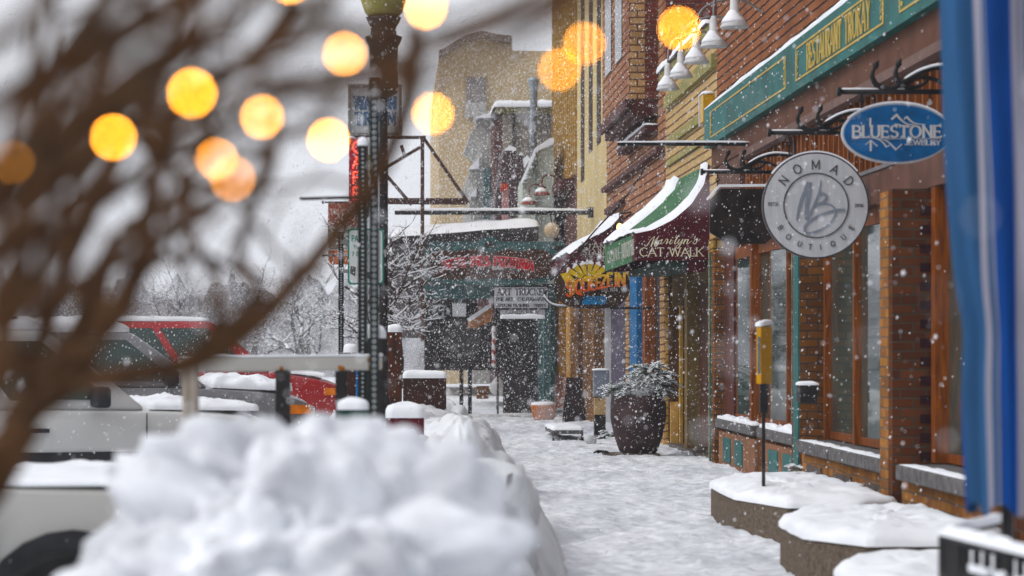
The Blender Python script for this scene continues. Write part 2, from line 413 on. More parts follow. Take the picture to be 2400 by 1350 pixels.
# ploughed lumps along the walk
def lump(label, px, py, Y, r, seed, amp=0.16):
    p = P(px, py, Y); t = thing('snow_heap', label, 'snow heap', (p.x, p.y, 0))
    mm = MB(); blob((p.x, p.y, r[2] * 0.5), r, seed, amp, 2.0, (56, 36), mm)
    blob((p.x - r[0]*0.7, p.y + r[1]*0.6, r[2]*0.45), (r[0]*0.8, r[1]*0.9, r[2]*0.9), seed + 3, amp, 2.4, (48, 30), mm)
    mm.build('ploughed_snow', greysnow, t, True)
lump('rounded heap of ploughed grey snow jutting into the walk beside the lamp post foot', 1085, 1100, 22.5, (0.42, 0.9, 0.50), 11)
lump('long smooth heap of ploughed snow just behind the big blurred snow pile', 1068, 1250, 13.2, (0.42, 1.25, 0.56), 21, 0.26)
lump('crumbled snow heap at the foot of the rusty steel box', 1040, 1000, 33.0, (0.35, 0.9, 0.42), 31, 0.25)

# the big blurred pile in front
t = thing('snow_pile', 'big lumpy pile of fresh snow filling the blurred foreground', 'snow pile', (-0.2, 5.4, 0))
m = MB()
for (px, py, Y, r, sd) in ((650, 1150, 5.4, .33, 1), (810, 1125, 5.5, .27, 2), (490, 1190, 5.3, .22, 3), (885, 1185, 5.4, .21, 4), (720, 1330, 5.2, .46, 5),
                           (410, 1290, 5.15, .20, 6), (880, 1325, 5.4, .20, 7), (590, 1350, 5.0, .33, 8), (850, 1100, 5.7, .20, 9), (700, 1080, 5.7, .22, 10), (400, 1190, 5.35, .14, 12), (560, 1090, 5.6, .21, 13)):
    c = P(px, py + 62, Y); c.z -= 0.0
    blob(c, (r * .92, r * .92, r * 0.6), sd, 0.30, 4.6, (110, 72), m)
m.lathe((-0.3, 5.5, -0.1), [(0.85, 0), (0.7, 0.4), (0.42, 0.75), (0.15, 0.95)], 40)
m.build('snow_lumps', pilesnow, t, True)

# ================================================================ brick shop building with the long green sign
brickA = brick('brown_brick', (0.23, 0.10, 0.035), (0.13, 0.055, 0.024), (0.065, 0.05, 0.045))
brickD = brick('dark_brown_brick', (0.15, 0.055, 0.026), (0.08, 0.030, 0.017), (0.08, 0.06, 0.045), bw=0.19, bh=0.07)
brickL = brick('tan_brick', (0.42, 0.20, 0.07), (0.25, 0.11, 0.05), (0.16, 0.12, 0.09), bw=0.15)
lintel = mat('mauve_beam', (0.12, 0.058, 0.042), 0.6, scale=4, var=0.25)
tealp = mat('teal_trim', (0.028, 0.115, 0.11), 0.5, var=0.2)
stone = mat('grey_stone_sill', (0.13, 0.125, 0.125), 0.8, var=0.35, scale=14, bump=0.3)
def siding(name, c, c2, pitch, line, vstreak=0.0):
    mt = mat(name, c, 0.8, scale=1.6, col2=c2, detail=8, stretch=(1, 1, 0.5)); nt = mt.node_tree; b = nt.nodes['Principled BSDF']
    g = nt.nodes.new('ShaderNodeNewGeometry'); sp = nt.nodes.new('ShaderNodeSeparateXYZ'); nt.links.new(g.outputs['Position'], sp.inputs[0])
    nzn = nt.nodes.new('ShaderNodeTexNoise'); nzn.inputs['Scale'].default_value = 2.5; nt.links.new(g.outputs['Position'], nzn.inputs['Vector'])
    ma = nt.nodes.new('ShaderNodeMath'); ma.operation = 'MULTIPLY_ADD'; ma.inputs[1].default_value = 0.03; nt.links.new(nzn.outputs['Fac'], ma.inputs[0]); nt.links.new(sp.outputs['Z'], ma.inputs[2])
    md = nt.nodes.new('ShaderNodeMath'); md.operation = 'DIVIDE'; md.inputs[1].default_value = pitch; nt.links.new(ma.outputs[0], md.inputs[0])
    fr = nt.nodes.new('ShaderNodeMath'); fr.operation = 'FRACT'; nt.links.new(md.outputs[0], fr.inputs[0])
    cr = nt.nodes.new('ShaderNodeValToRGB'); e = cr.color_ramp.elements
    e[0].position = 0.0; e[0].color = (0, 0, 0, 1); e[1].position = 0.10; e[1].color = (0, 0, 0, 1)
    x = e.new(0.24); x.color = (1, 1, 1, 1); x = e.new(0.94); x.color = (1, 1, 1, 1); x = e.new(1.0); x.color = (0, 0, 0, 1)
    nt.links.new(fr.outputs[0], cr.inputs[0])
    mx = nt.nodes.new('ShaderNodeMixRGB'); mx.inputs[1].default_value = (*line, 1)
    src = b.inputs['Base Color'].links[0].from_socket
    nt.links.new(cr.outputs[0], mx.inputs[0]); nt.links.new(src, mx.inputs[2]); nt.links.new(mx.outputs[0], b.inputs['Base Color'])
    bp = nt.nodes.new('ShaderNodeBump'); bp.inputs['Distance'].default_value = 0.02; bp.inputs['Strength'].default_value = 0.8
    nt.links.new(cr.outputs[0], bp.inputs['Height']); nt.links.new(bp.outputs[0], b.inputs['Normal'])
    return mt
sideA = siding('brown_siding', (0.19, 0.07, 0.032), (0.31, 0.125, 0.06), 0.098, (0.035, 0.018, 0.014))
A0, A1 = 10.0, 29.8
A = thing('shop_building', 'brown brick shop building with orange wooden windows and long teal signboard', 'building', (W, A1, 0))
m = MB(); m.box(4.16, 9.0, A0, A1, 0, 9.5); m.build('wall', darkwood, A)
m = MB(); m.box(4.0, 4.158, A0, A1 - 0.003, 4.34, 9.5); m.build('upper_wall', sideA, A)
m = MB(); m.box(3.93, 4.155, A0, A1 - 0.01, 3.60, 4.335); m.build('fascia_band', mat('brown_plaster', (0.125, 0.06, 0.04), 0.75, var=0.2, scale=3), A)
m = MB(); m.box(3.90, 4.15, A0, 27.2, 3.52, 3.597); m.build('fascia_trim', mat('grey_pink_trim', (0.17, 0.11, 0.095), 0.7, var=0.15), A)
m = MB(); m.box(3.95, 4.14, A0, 27.5, 2.58, 2.84); m.build('lintel', lintel, A)
m = MB(); m.box(3.935, 4.02, A0, 27.5, 2.843, 2.875); m.build('lintel_cap', mat('grey_metal_cap', (0.18, 0.165, 0.17), 0.5), A)
# transom: pale curtained glass behind upright bars
tr = MB().box(4.06, 4.12, A0, 27.4, 2.876, 3.518).build('transom_window', mat('pale_curtained_glass', (0.55, 0.60, 0.62), 0.3, var=0.25, scale=9), A)
m = MB()
yy = A0 + 0.1
k = 0
while yy < 27.4:
    w = 0.10 if k % 5 == 0 else 0.045
    m.box(3.99, 4.055, yy, yy + w, 2.877, 3.517); yy += 0.245; k += 1
m.build('transom_bars', wood, tr)
# lower front: piers, posts, panes, sills
def pier(y0, y1, x0, mt, name='brick_pier', corner=None):
    q = MB().box(x0, 4.15, y0, y1, -0.1, 2.577).build(name, mt, A)
    return q
pp = pier(17.9, 18.33, 3.70, brickD)
MB().box(3.694, 3.9, 18.02, 18.325, -0.1, 2.57).build('tan_brick_edge', brickL, pp)
mq = MB()
for k in range(18):   # every other course a dark header at the inner edge
    z = 0.42 + k * 0.14
    if z < 2.5: mq.box(3.905, 4.02, 17.894, 18.0, z, z + 0.068)
mq.build('brick_pattern', brick('plum_brick', (0.045, 0.014, 0.02), (0.035, 0.012, 0.016), (0.03, 0.015, 0.02)), pp)
pp = pier(22.5, 22.95, 3.79, brickA)
MB().box(3.775, 3.9, 22.51, 22.8, 0.0, 2.57).build('teal_strip', tealp, pp)
pier(14.0, 14.4, 3.70, brickD)
pp = pier(29.3, 29.79, 3.90, brickA)
MB().box(3.888, 3.899, 29.60, 29.72, 0.0, 2.57).build('teal_strip', tealp, pp)
# door bay panel (dark red door) between the corner pier and the first window
m = MB(); m.box(4.02, 4.15, 28.5, 29.29, 0.56, 2.9); m.build('panel', mat('dark_red_timber', (0.12, 0.03, 0.02), 0.35, var=0.5, scale=2, col2=(0.05, 0.03, 0.03)), A)
m = MB(); m.box(3.95, 4.15, 27.5, 29.29, 2.9, 3.597); m.build('panel_head', lintel, A)
posts = [28.4, 26.75, 25.95, 24.85, 24.55, 22.32, 20.9, 17.6, 15.9, 13.6, 12.2, 10.8]
win = [(28.5, 23.0), (22.45, 18.35), (17.85, 14.45), (13.95, 10.05)]
for wi, (ya, yb) in enumerate(win):
    # one shop window: panes with posts between
    q = MB()
    ed = [yb] + sorted(y for y in posts if yb < y < ya) + [ya]
    for e0, e1 in zip(ed[:-1], ed[1:]):
        if e1 - e0 < 0.15: continue
        dx = min(0.075, (e1 - e0) * 0.058)
        q.prism([(4.125, e0 + .005, .56), (4.145, e0 + .005, .56), (4.145, e1 - .005, .56), (4.125 - dx, e1 - .005, .56)], (0, 0, 2.015))
    w_ = q.build('shop_window', shopglass, A)
    q = MB()
    for y in posts:
        if yb - 0.1 <= y <= ya: 
            wd = 0.13 if y in (26.75, 17.6) else 0.07
            q.box({26.75: 3.97, 17.6: 3.95, 25.95: 4.06, 24.85: 4.055, 24.55: 4.065, 28.4: 4.05}.get(y, 3.99), 4.098, y, y + wd, 0.562, 2.574)
    q.box(4.04, 4.098, yb + 0.01, ya - 0.01, 2.44, 2.572); q.box(4.04, 4.098, yb + 0.01, ya - 0.01, 0.563, 0.63)
    q.build('window_frame', wood, w_)
# sills and plinths
for i, (ya, yb, x0) in enumerate(((29.25, 26.35, 3.90), (25.9, 23.0, 3.90), (22.3, 20.7, 3.72), (20.66, 18.35, 3.72), (17.6, 14.45, 3.66), (13.9, 10.1, 3.66))):
    s_ = MB().box(x0, 4.099, yb, ya, 0.44, 0.55).build('window_sill', stone, A); bevel(s_, 0.012)
    capbox('sill_snow', s_, x0 + 0.02, 4.03 if i < 2 else x0 + 0.12, yb + 0.05, ya - 0.05, 0.55, 0.045 if i < 2 else 0.012, i, 0.005, 0.6)
m = MB(); m.box(3.98, 4.15, 23.0, 29.28, -0.1, 0.438); m.build('plinth', brickA, A)
m = MB(); m.box(3.80, 4.15, 18.35, 22.45, -0.1, 0.438); m.build('plinth', brickL, A)
m = MB(); m.box(3.76, 4.15, A0, 17.85, -0.1, 0.438); m.build('plinth', brickL, A)
for y in (18.6, 20.0, 21.4): MB().box(3.785, 3.8, y, y + 0.75, 0.02, 0.33).build('plinth_panel', mat('weathered_panel', (0.12, 0.10, 0.09), 0.8, var=0.3), A)
m = MB(); m.box(3.94, 3.979, 26.3, 29.2, 0.0, 0.40); m.box(3.94, 3.979, 23.2, 25.7, 0.0, 0.40)
pf = m.build('panel_frame', mat('brown_frame', (0.24, 0.12, 0.07), 0.7, var=0.25), A)
for y0, y1 in ((28.15, 28.75), (27.2, 27.8), (24.7, 25.3), (23.75, 24.35)):
    q = MB().box(3.925, 3.95, y0, y1, 0.05, 0.34).build('teal_panel', tealp, A); bevel(q, 0.012)
# small black mailbox thing on the pier -> its own object
t = thing('mailbox', 'small black box with a snowy top fixed beside the brick pier', 'mailbox', (3.78, 22.0, 1.03))
q = bevel(MB().box(3.70, 3.86, 21.95, 22.15, 0.90, 1.06).build('box', black, t), 0.01)
capbox('snow_cap', t, 3.70, 3.86, 21.95, 22.15, 1.06, 0.04, 3)
# round pale meter on plinth
t = thing('utility_cover', 'round pale utility cover with snow on the plinth below the window', 'utility cover', (3.75, 19.6, 0.1))
m = MB(); q = [(3.78, 19.55 + 0.26 * cos(a * pi / 10), 0.16 + 0.13 * sin(a * pi / 10)) for a in range(20)]
m.prism(q, (-0.09, 0, 0)); m.build('cover', mat('pale_green_grey', (0.28, 0.29, 0.22), 0.6), t)
snowcap(rect(3.69, 3.78, 19.42, 19.68, 0.275), 0.04, seed=4).build('snow_cap', snow, t, True)

# the long teal sign board
teal = mat('teal_board', (0.012, 0.115, 0.105), 0.5, var=0.3, scale=3, bump=0.05)
gold = mat('gold_paint', (0.52, 0.38, 0.13), 0.5, var=0.2)
S = thing('signboard', 'long teal signboard with gold lettering and gold border lines on the brown shop front', 'sign', (3.85, A1, 3.84))
q = MB().box(3.84, 3.925, A0, 29.78, 3.85, 4.33).build('board', teal, S)
capbox('snow_cap', S, 3.84, 3.99, A0, 29.78, 4.33, 0.05, 5, 0.01, 0.5)
m = MB(); X0 = 3.832
def frame(ya, yb, z0=3.93, z1=4.25, w=0.018):
    m.box(X0, 3.84, yb, ya, z0, z0 + w); m.box(X0, 3.84, yb, ya, z1 - w, z1)
    m.box(X0, 3.84, ya - w * 2, ya, z0 + w, z1 - w); m.box(X0, 3.84, yb, yb + w * 2, z0 + w, z1 - w)
    for y in (ya - 0.09, yb + 0.09):   # little scrolls along the ends
        for kz in range(5):
            zc = z0 + 0.06 + kz * 0.05; a = [(X0, y + 0.03 * cos(t_ * pi / 4 + kz), zc + 0.02 * sin(t_ * pi / 4)) for t_ in range(8)]
            m.prism(a, (0.006, 0, 0))
frame(29.2, 23.6); frame(23.0, 18.9); frame(18.3, 14.4)
m.build('border_lines', gold, S)
m = MB(); text(m, 'RESTAURANT TROKAY', (3.838, 20.9, 4.09), WU, UZ, WN, 0.23, 0.034, 0.008, serif=0.05, width=2.95)
m.build('lettering', gold, S)

# gooseneck lamps over the board
metalw = mat('white_enamel', (0.66, 0.66, 0.66), 0.35, var=0.12)
def goose(i, Y, label):
    x, z = 3.28, 4.60
    t = thing('sign_lamp', label, 'lamp', (W, Y, 5.0), group='gooseneck lamps above the teal signboard')
    m = MB(); pts = catmull([(4.0, Y, 5.02), (3.75, Y, 5.16), (3.45, Y, 5.12), (x + 0.02, Y, 4.98), (x, Y, z + 0.12)], 6)
    m.tube(pts, 0.014, 8); m.build('arm', mat('galvanised_arm', (0.25, 0.24, 0.24), 0.4, 0.6), t)
    m = MB(); m.lathe((x, Y, z - 0.13), [(0.135, 0), (0.138, 0.01), (0.09, 0.09), (0.045, 0.16), (0.04, 0.28), (0.02, 0.32)], 28)
    sh = m.build('shade', metalw, t, True)
    m = MB(); m.lathe((x - 0.01, Y, z - 0.085), [(0.116, 0), (0.108, 0.03), (0.075, 0.075), (0.05, 0.11), (0.038, 0.125)], 24)
    m.build('snow_cap', snow, t, True)
for i, (Y, l) in enumerate(((28.8, 'white cone lamp on a gooseneck, smallest and farthest of the row above the teal signboard'),
        (27.5, 'white cone gooseneck lamp, second from the far end above the teal signboard'),
        (26.1, 'white cone gooseneck lamp, third from the far end above the teal signboard'),
        (24.7, 'white cone gooseneck lamp, fourth from the far end above the teal signboard'),
        (23.2, 'white cone gooseneck lamp, nearest of the row above the teal signboard'))): goose(i, Y, l)

# ================================================================ yellow brick building (awning shop)
brickY = brick('yellow_painted_brick', (0.55, 0.36, 0.15), (0.46, 0.31, 0.13), (0.20, 0.12, 0.06), bw=0.23, bh=0.085, ms=0.007, dirt=(0.22, 0.21, 0.10))
brickQ = brick('yellow_quoin_brick', (0.52, 0.33, 0.10), (0.42, 0.27, 0.09), (0.13, 0.08, 0.04), bw=0.4, bh=0.11, ms=0.012)
sideY = siding('yellow_coursed_wall', (0.48, 0.33, 0.17), (0.60, 0.43, 0.23), 0.115, (0.16, 0.095, 0.05))
ochre = mat('ochre_timber', (0.20, 0.115, 0.035), 0.6, scale=3, col2=(0.16, 0.08, 0.03), stretch=(2, 2, 0.5))
B0, B1 = 29.805, 35.4
B = thing('shop_building', 'yellow painted brick shop building above the green striped awning', 'building', (W, B0, 0))
MB().box(4.45, 9.0, B0, B1, 0, 5.3).build('wall', darkwood, B)
MB().box(4.0, 4.445, B0, B1 - 0.003, 2.75, 5.3).build('upper_wall', sideY, B)
gband = mat('mossy_cornice', (0.40, 0.33, 0.15), 0.8, col2=(0.22, 0.22, 0.10), scale=6)
for z0, z1, x0 in ((4.86, 5.03, 3.93), (4.30, 4.42, 3.95), (4.02, 4.10, 3.96)):
    MB().box(x0, 3.998, B0 + 0.01, B1 - 0.3, z0, z1).build('cornice', gband, B)
MB().box(3.90, 4.3, B0 + 0.01, B1, 5.305, 5.40).build('coping', gband, B)
capbox('roof_snow', B, 3.86, 4.5, B0 + 0.05, B1 - 0.05, 5.405, 0.12, 8, 0.03, 0.3)
MB().box(3.95, 4.444, B0 + 0.003, 30.25, 0, 2.748).build('brick_pier', brickQ, B)
MB().box(3.95, 4.444, 34.9, B1 - 0.003, 0, 2.748).build('brick_pier', brickQ, B)
# the recessed ochre shopfront
MB().box(4.36, 4.44, 30.26, 34.85, 0.031, 2.748).build('shopfront', mat('red_brown_timber', (0.10, 0.035, 0.018), 0.5, scale=3, col2=(0.045, 0.02, 0.014), stretch=(2, 2, 0.5)), B)
oliv = mat('olive_brown_timber', (0.20, 0.135, 0.05), 0.65, scale=3, col2=(0.12, 0.075, 0.03), stretch=(4, 4, 0.5))
MB().box(4.335, 4.357, 30.7, 31.6, 0.3, 2.2).build('door', mat('dark_door_panel', (0.09, 0.035, 0.02), 0.4, var=0.5, scale=3), B)
MB().box(4.335, 4.357, 32.0, 32.8, 0.75, 2.2).build('window', glass, B)
MB().box(4.02, 4.19, 33.0, 33.3, 0.031, 2.70).build('timber_post', oliv, B)
MB().box(4.115, 4.158, 34.6, 34.75, 0.031, 2.0).build('timber_post', mat('yellow_timber', (0.44, 0.27, 0.08), 0.6, var=0.25), B)
MB().box(3.98, 4.355, 34.86, 34.897, 0.031, 2.74).build('side_panel', mat('brown_side_panel', (0.13, 0.065, 0.025), 0.6, scale=3, col2=(0.06, 0.028, 0.014), stretch=(4, 4, 0.5)), B)
MB().box(4.03, 4.355, 34.80, 34.857, 1.98, 2.74).build('tan_panel', mat('tan_panel', (0.26, 0.18, 0.10), 0.7, var=0.25, scale=3), B)
MB().box(4.0, 4.11, 34.76, 34.857, 0.031, 0.62).build('yellow_riser', mat('yellow_riser', (0.50, 0.32, 0.12), 0.6, var=0.3), B)
MB().box(4.10, 4.35, 30.53, 32.9, 2.3, 2.744).build('fascia', oliv, B)
m = MB(); m.box(3.97, 4.36, 30.26, 34.89, -0.1, 0.03); m.build('door_step', mat('wet_concrete', (0.10, 0.085, 0.075), 0.5, var=0.3), B)
t = thing('wall_lantern', 'yellow box lantern with snow on top on the yellow brick corner', 'lantern', (3.92, 30.3, 4.2))
bevel(MB().box(3.86, 3.998, 30.05, 30.35, 4.21, 4.56).build('box', mat('yellow_glass', (0.55, 0.33, 0.04), 0.3, var=0.2), t), 0.01)
MB().box(3.85, 3.90, 30.36, 30.42, 4.18, 4.58).build('side_plate', metalw, t)
capbox('snow_cap', t, 3.86, 3.99, 30.05, 30.35, 4.56, 0.04, 2)

# ================================================================ red brick building with the oriel
brickR = brick('red_brick', (0.20, 0.045, 0.03), (0.12, 0.035, 0.03), (0.16, 0.11, 0.08), bw=0.22, bh=0.085, var=0.6)
brickO = brick('buff_brick', (0.52, 0.34, 0.17), (0.42, 0.26, 0.13), (0.14, 0.07, 0.05), bw=0.24, bh=0.105, ms=0.014)
sideR = siding('red_coursed_wall', (0.26, 0.10, 0.06), (0.42, 0.24, 0.14), 0.125, (0.07, 0.025, 0.02))
C0, C1 = 35.403, 45.2
Cb = thing('shop_building', 'red and buff brick building with a projecting brick oriel above the maroon awning', 'building', (W, C0, 0))
MB().box(4.3, 9.5, C0, C1, 0, 11).build('wall', brickR, Cb)
MB().box(4.0, 4.297, C0, C1 - 0.003, 2.9, 11).build('upper_wall', sideR, Cb)
o_ = MB().box(3.56, 3.997, 36.4, 41.0, 5.15, 11).build('oriel', sideR, Cb)
MB().box(3.56, 3.80, 36.395, 36.399, 5.15, 11).build('quoin', brickO, o_)
MB().box(3.801, 3.995, 36.395, 36.399, 5.15, 11).build('end_wall', brickR, o_)
MB().box(4.001, 4.7, 35.39, 35.4, 5.6, 11).build('end_wall', brickR, Cb)
m = MB(); 
for y in (37.4, 39.2): m.box(3.54, 3.557, y, y + 1.1, 5.9, 8.4)
m.build('oriel_window', glass, o_)
m = MB(); m.box(3.50, 3.557, 36.4, 41.0, 5.0, 5.147); m.box(3.6, 3.995, 36.42, 41, 4.9, 5.145); m.build('oriel_sill', mat('dark_red_timber2', (0.07, 0.02, 0.018), 0.6), o_)
capbox('ledge_snow', Cb, 3.80, 4.0, 36.45, 41, 4.76, 0.07, 9, 0.02, 0.5)
MB().box(3.80, 3.998, 36.45, 41, 4.66, 4.76).build('ledge', mat('dark_red_timber2', (0.07, 0.02, 0.018)), Cb)
m = MB(); m.box(3.90, 3.998, 41.6, 44.6, 3.85, 3.95); m.box(3.88, 3.998, 35.5, 45.0, 4.28, 4.36); m.build('string_course', mat('dark_red_timber2', (0.07, 0.02, 0.018)), Cb)
def uprwin(y0, y1, z0, z1):
    w_ = MB().box(3.975, 3.998, y0, y1, z0, z1).build('window', glass, Cb)
    q = MB(); q.box(3.95, 3.974, y0 - 0.09, y0, z0, z1); q.box(3.95, 3.974, y1, y1 + 0.09, z0, z1); q.box(3.94, 3.974, y0 - 0.12, y1 + 0.12, z1, z1 + 0.14)
    q.build('frame', mat('dark_red_timber2', (0.07, 0.02, 0.018)), w_)
uprwin(42.0, 42.7, 5.2, 7.6); uprwin(43.5, 44.2, 5.2, 7.6)
# ground floor: brick pier, white door frame, purple wall, blue door panel
gw = MB().box(4.2, 4.296, C0, C1, 0, 2.9).build('shopfront', mat('purple_grey_wall', (0.10, 0.085, 0.12), 0.7, var=0.3), Cb)
def strip(nm, px0, px1, x0, mt, z0=0.0, z1=2.9, xb=4.195):
    y1, y0 = D(px0, x0), D(px1, x0)
    return MB().box(x0, xb, y0, y1, z0, z1).build(nm, mt, Cb)
strip('brick_edge', 1546, 1557, 3.93, brickO)
strip('dark_doorway', 1512, 1540, 4.15, glass, 0.1, 2.6)
strip('door_post', 1505, 1512, 4.0, wood)
strip('stall_riser', 1497, 1540, 4.1, darkwood, 0.0, 0.95)
strip('blue_door', 1474, 1492, 3.92, mat('bright_blue_paint', (0.01, 0.13, 0.30), 0.5, var=0.2), 0.1, 2.85)
strip('brick_edge', 1466, 1473, 3.9, brickO)
strip('purple_panel', 1432, 1464, 3.98, mat('purple_grey_wall', (0.10, 0.085, 0.12)), 0.0, 2.9)
strip('white_door_frame', 1399, 1418, 3.95, white, 0.0, 2.5)
strip('brick_pier', 1366, 1392, 3.75, brick('buff_brown_brick', (0.26, 0.14, 0.06), (0.15, 0.075, 0.04), (0.08, 0.05, 0.04), bw=0.3, bh=0.1), 0, 2.9)

# ================================================================ cream building and brown slatted building beyond
cream = mat('cream_plaster', (0.58, 0.47, 0.27), 0.85, scale=1.0, var=0.13, bump=0.1, detail=8)
Db = thing('building', 'cream plastered building with three tall dark slots', 'building', (W, C1, 0))
MB().box(4.0, 10, C1 + 0.003, 52.4, 0, 12).build('wall', cream, Db)
for px in (1365, 1384, 1403):
    y = D(px, 3.99); MB().box(3.988, 3.998, y - 0.42, y + 0.42, 5.35 if px > 1370 else 4.9, 12).build('slot', mat('slot_dark', (0.05, 0.035, 0.03), 0.8), Db)
Eb = thing('building', 'brown building with thin upright ochre slats at the far end of the shop row', 'building', (W, 52.4, 0))
MB().box(4.02, 11, 52.403, 60.4, 0, 13).build('wall', mat('plum_brown_wall', (0.10, 0.045, 0.04), 0.8, var=0.3), Eb)
m = MB(); y = 52.6
while y < 60.3: m.box(3.97, 4.018, y, y + 0.22, 5.2, 12.5); y += 0.62
m.build('slats', mat('ochre_slats', (0.40, 0.24, 0.07), 0.7, var=0.3), Eb)
MB().box(3.7, 4.018, 53.5, 59.5, 4.9, 5.15).build('cornice', mat('dark_red_timber2', (0.07, 0.02, 0.018)), Eb)
for px, w in ((1300, 9), (1326, 11), (1348, 7)):
    y1, y0 = D(px, 3.85), D(px + w, 3.85)
    MB().box(3.85, 4.0, y0, y1, 0.75 if w > 8 else 0, 3.3).build('door_post', mat('orange_timber', (0.48, 0.24, 0.04), 0.6, var=0.25) if w > 8 else brickL, Eb if px < 1340 else Db)
    MB().box(3.8, 4.0, y0, y1, 0, 0.748).build('post_base', mat('pink_base', (0.28, 0.14, 0.10), 0.7), Eb if px < 1340 else Db)
# ================================================================ hanging signs on scroll brackets
def bracket(t, xl, z, Y, hang, zs, x_wall=4.0):
    m = MB(); m.tube([(xl, Y, z), (x_wall, Y, z)], 0.019, 8); m.tube([(xl - 0.012, Y, z), (xl + 0.012, Y, z)], 0.034, 10)
    m.box(x_wall - 0.02, x_wall, Y - 0.03, Y + 0.03, z - 0.18, z + 0.30)
    b = m.build('bracket', black, t, True)
    m = MB()
    def sc(pts, r0, r1, tip=True):
        q = catmull([(xl + a, Y, z + c) for a, c in pts], 6); n = len(q)
        m.tube(q, [r0 * (0.35 + 0.65 * sin(pi * min(1, (i + 1) / n * 1.3) / 1.3 + 0.2)) if i < n else r1 for i in range(n)], 8)
        if tip: m.tube([q[0] + Vector((0, 0, -0.015)), q[0] + Vector((0.01, 0, 0.02)), q[0] + Vector((0.03, 0, 0.05))], [0.012, 0.026, 0.003], 8)
    sc([(0.25, 0.17), (0.235, 0.11), (0.27, 0.045), (0.36, 0.02), (0.46, 0.07), (0.58, 0.135), (0.72, 0.17), (0.9, 0.16)], 0.022, 0.01)
    sc([(0.41, 0.18), (0.40, 0.12), (0.43, 0.06), (0.50, 0.03), (0.58, 0.045), (0.63, 0.09)], 0.020, 0.01)
    sc([(0.48, 0.05), (0.56, 0.10), (0.66, 0.09), (0.78, 0.04), (0.92, 0.02)], 0.016, 0.01, False)
    m.build('scroll', black, b, True)
    m = MB(); q = catmull([(xl + 0.46, Y, z + 0.09), (xl + 0.58, Y, z + 0.157), (xl + 0.72, Y, z + 0.192), (xl + 0.9, Y, z + 0.18)], 5); m.tube(q, [0.006] + [0.012] * (len(q) - 2) + [0.006], 6)
    m.tube([(xl + 0.02, Y, z + 0.019), (x_wall - 0.4, Y, z + 0.019)], 0.008, 6); m.build('snow', snow, b, True)
    m = MB()
    for x in hang:
        m.tube([(x, Y, z), (x, Y, (z + zs) / 2 + 0.02)], 0.008, 6)
        m.tube([(x + 0.018 * cos(a), Y, (z + zs) / 2 + 0.018 * sin(a)) for a in [k * pi / 5 for k in range(11)]], 0.005, 5)
        m.tube([(x, Y, (z + zs) / 2), (x, Y, zs - 0.03)], 0.007, 6)
    m.build('hangers', black, b)
def strokes(mb, lst, ox, oy, k, Y, d=0.006, sm=True):
    """list of (points, widths) measured on the photograph at k pixels per pixel, laid in the sign's own plane"""
    for pts, w in lst:
        q = [P(ox + a / k, oy + b / k, Y) for a, b in pts]
        if sm and len(q) > 2: q = catmull(q, 5)
        n = len(q)
        for i in range(n - 1):
            u = (i + 0.5) / (n - 1)
            ww = (w[0] if u < 0.5 else w[1]) * (abs(1 - 2*u)) + (w[1] if len(w) < 3 else w[2]) * (1 - abs(1 - 2*u)) if len(w) == 3 else w[0] + (w[-1] - w[0]) * u
            a, b = q[i], q[i + 1]; seg2(mb, Vector((0, Y, 0)), UX, UZ, NY, (a.x, a.z), (b.x, b.z), ww / k / F * Y, d)

# --- round white boutique sign
Y = 20.0; c = P(1911, 482, Y); r = 0.441
t = thing('hanging_sign', 'round white hanging sign with grey monogram and a dark rim', 'sign', (W, Y, 2.9))
def disc(r0, y0, y1, mt, nm, par, n=64, rx=None, cc=None):
    cc = cc or c; m = MB(); m.prism([(cc.x + (rx or r0) * cos(2*pi*k/n), y1, cc.z + r0 * sin(2*pi*k/n)) for k in range(n)], (0, y0 - y1, 0)); return m.build(nm, mt, par)
signw = mat('sign_white', (0.55, 0.56, 0.58), 0.5, col2=(0.66, 0.67, 0.69), scale=6, stretch=(4, 4, 0.7), detail=9)
disc(r, Y - 0.02, Y + 0.03, mat('dark_rim', (0.07, 0.06, 0.065), 0.4), 'rim', t)
face = disc(r - 0.014, Y - 0.028, Y, signw, 'face', t)
m = MB(); n = 64
for k in range(n):
    a0, a1 = 2*pi*k/n, 2*pi*(k+1)/n
    for ri, th in ((0.266, 0.010),):
        seg2(m, Vector((c.x, Y - 0.028, c.z)), UX, UZ, NY, (ri*cos(a0), ri*sin(a0)), (ri*cos(a1), ri*sin(a1)), th, 0.006)
ink = mat('charcoal_ink', (0.08, 0.08, 0.085), 0.5)
m.build('inner_ring', ink, t)
m = MB()
for ch, ang in zip('NOMAD', (142, 117, 90, 62, 36)):
    rr = 0.338; u = Vector((sin(R(ang)), 0, -cos(R(ang)))); v = Vector((cos(R(ang)), 0, sin(R(ang)))); w = G[ch][0] * 0.078
    glyph(m, ch, Vector((c.x, Y - 0.029, c.z)) + v * (rr - 0.037) - u * w / 2, u, v, NY, 0.072, 0.009, 0.005)
for ch, ang in zip('BOUTIQUE', (212, 229, 247, 262, 276, 294, 311, 328)):
    rr = 0.345; u = Vector((-sin(R(ang)), 0, cos(R(ang)))); v = Vector((-cos(R(ang)), 0, -sin(R(ang)))); w = G[ch][0] * 0.045
    glyph(m, ch, Vector((c.x, Y - 0.029, c.z)) - v * (rr + 0.022) - u * w / 2, u, v, NY, 0.042, 0.0055, 0.005)
text(m, 'ESTD', (c.x - 0.355, Y - 0.028, c.z + 0.012), UX, UZ, NY, 0.024, 0.004, 0.005)
text(m, '2016', (c.x + 0.355, Y - 0.028, c.z + 0.0), UX, UZ, NY, 0.024, 0.004, 0.005)
m.build('lettering', ink, t)
m = MB()
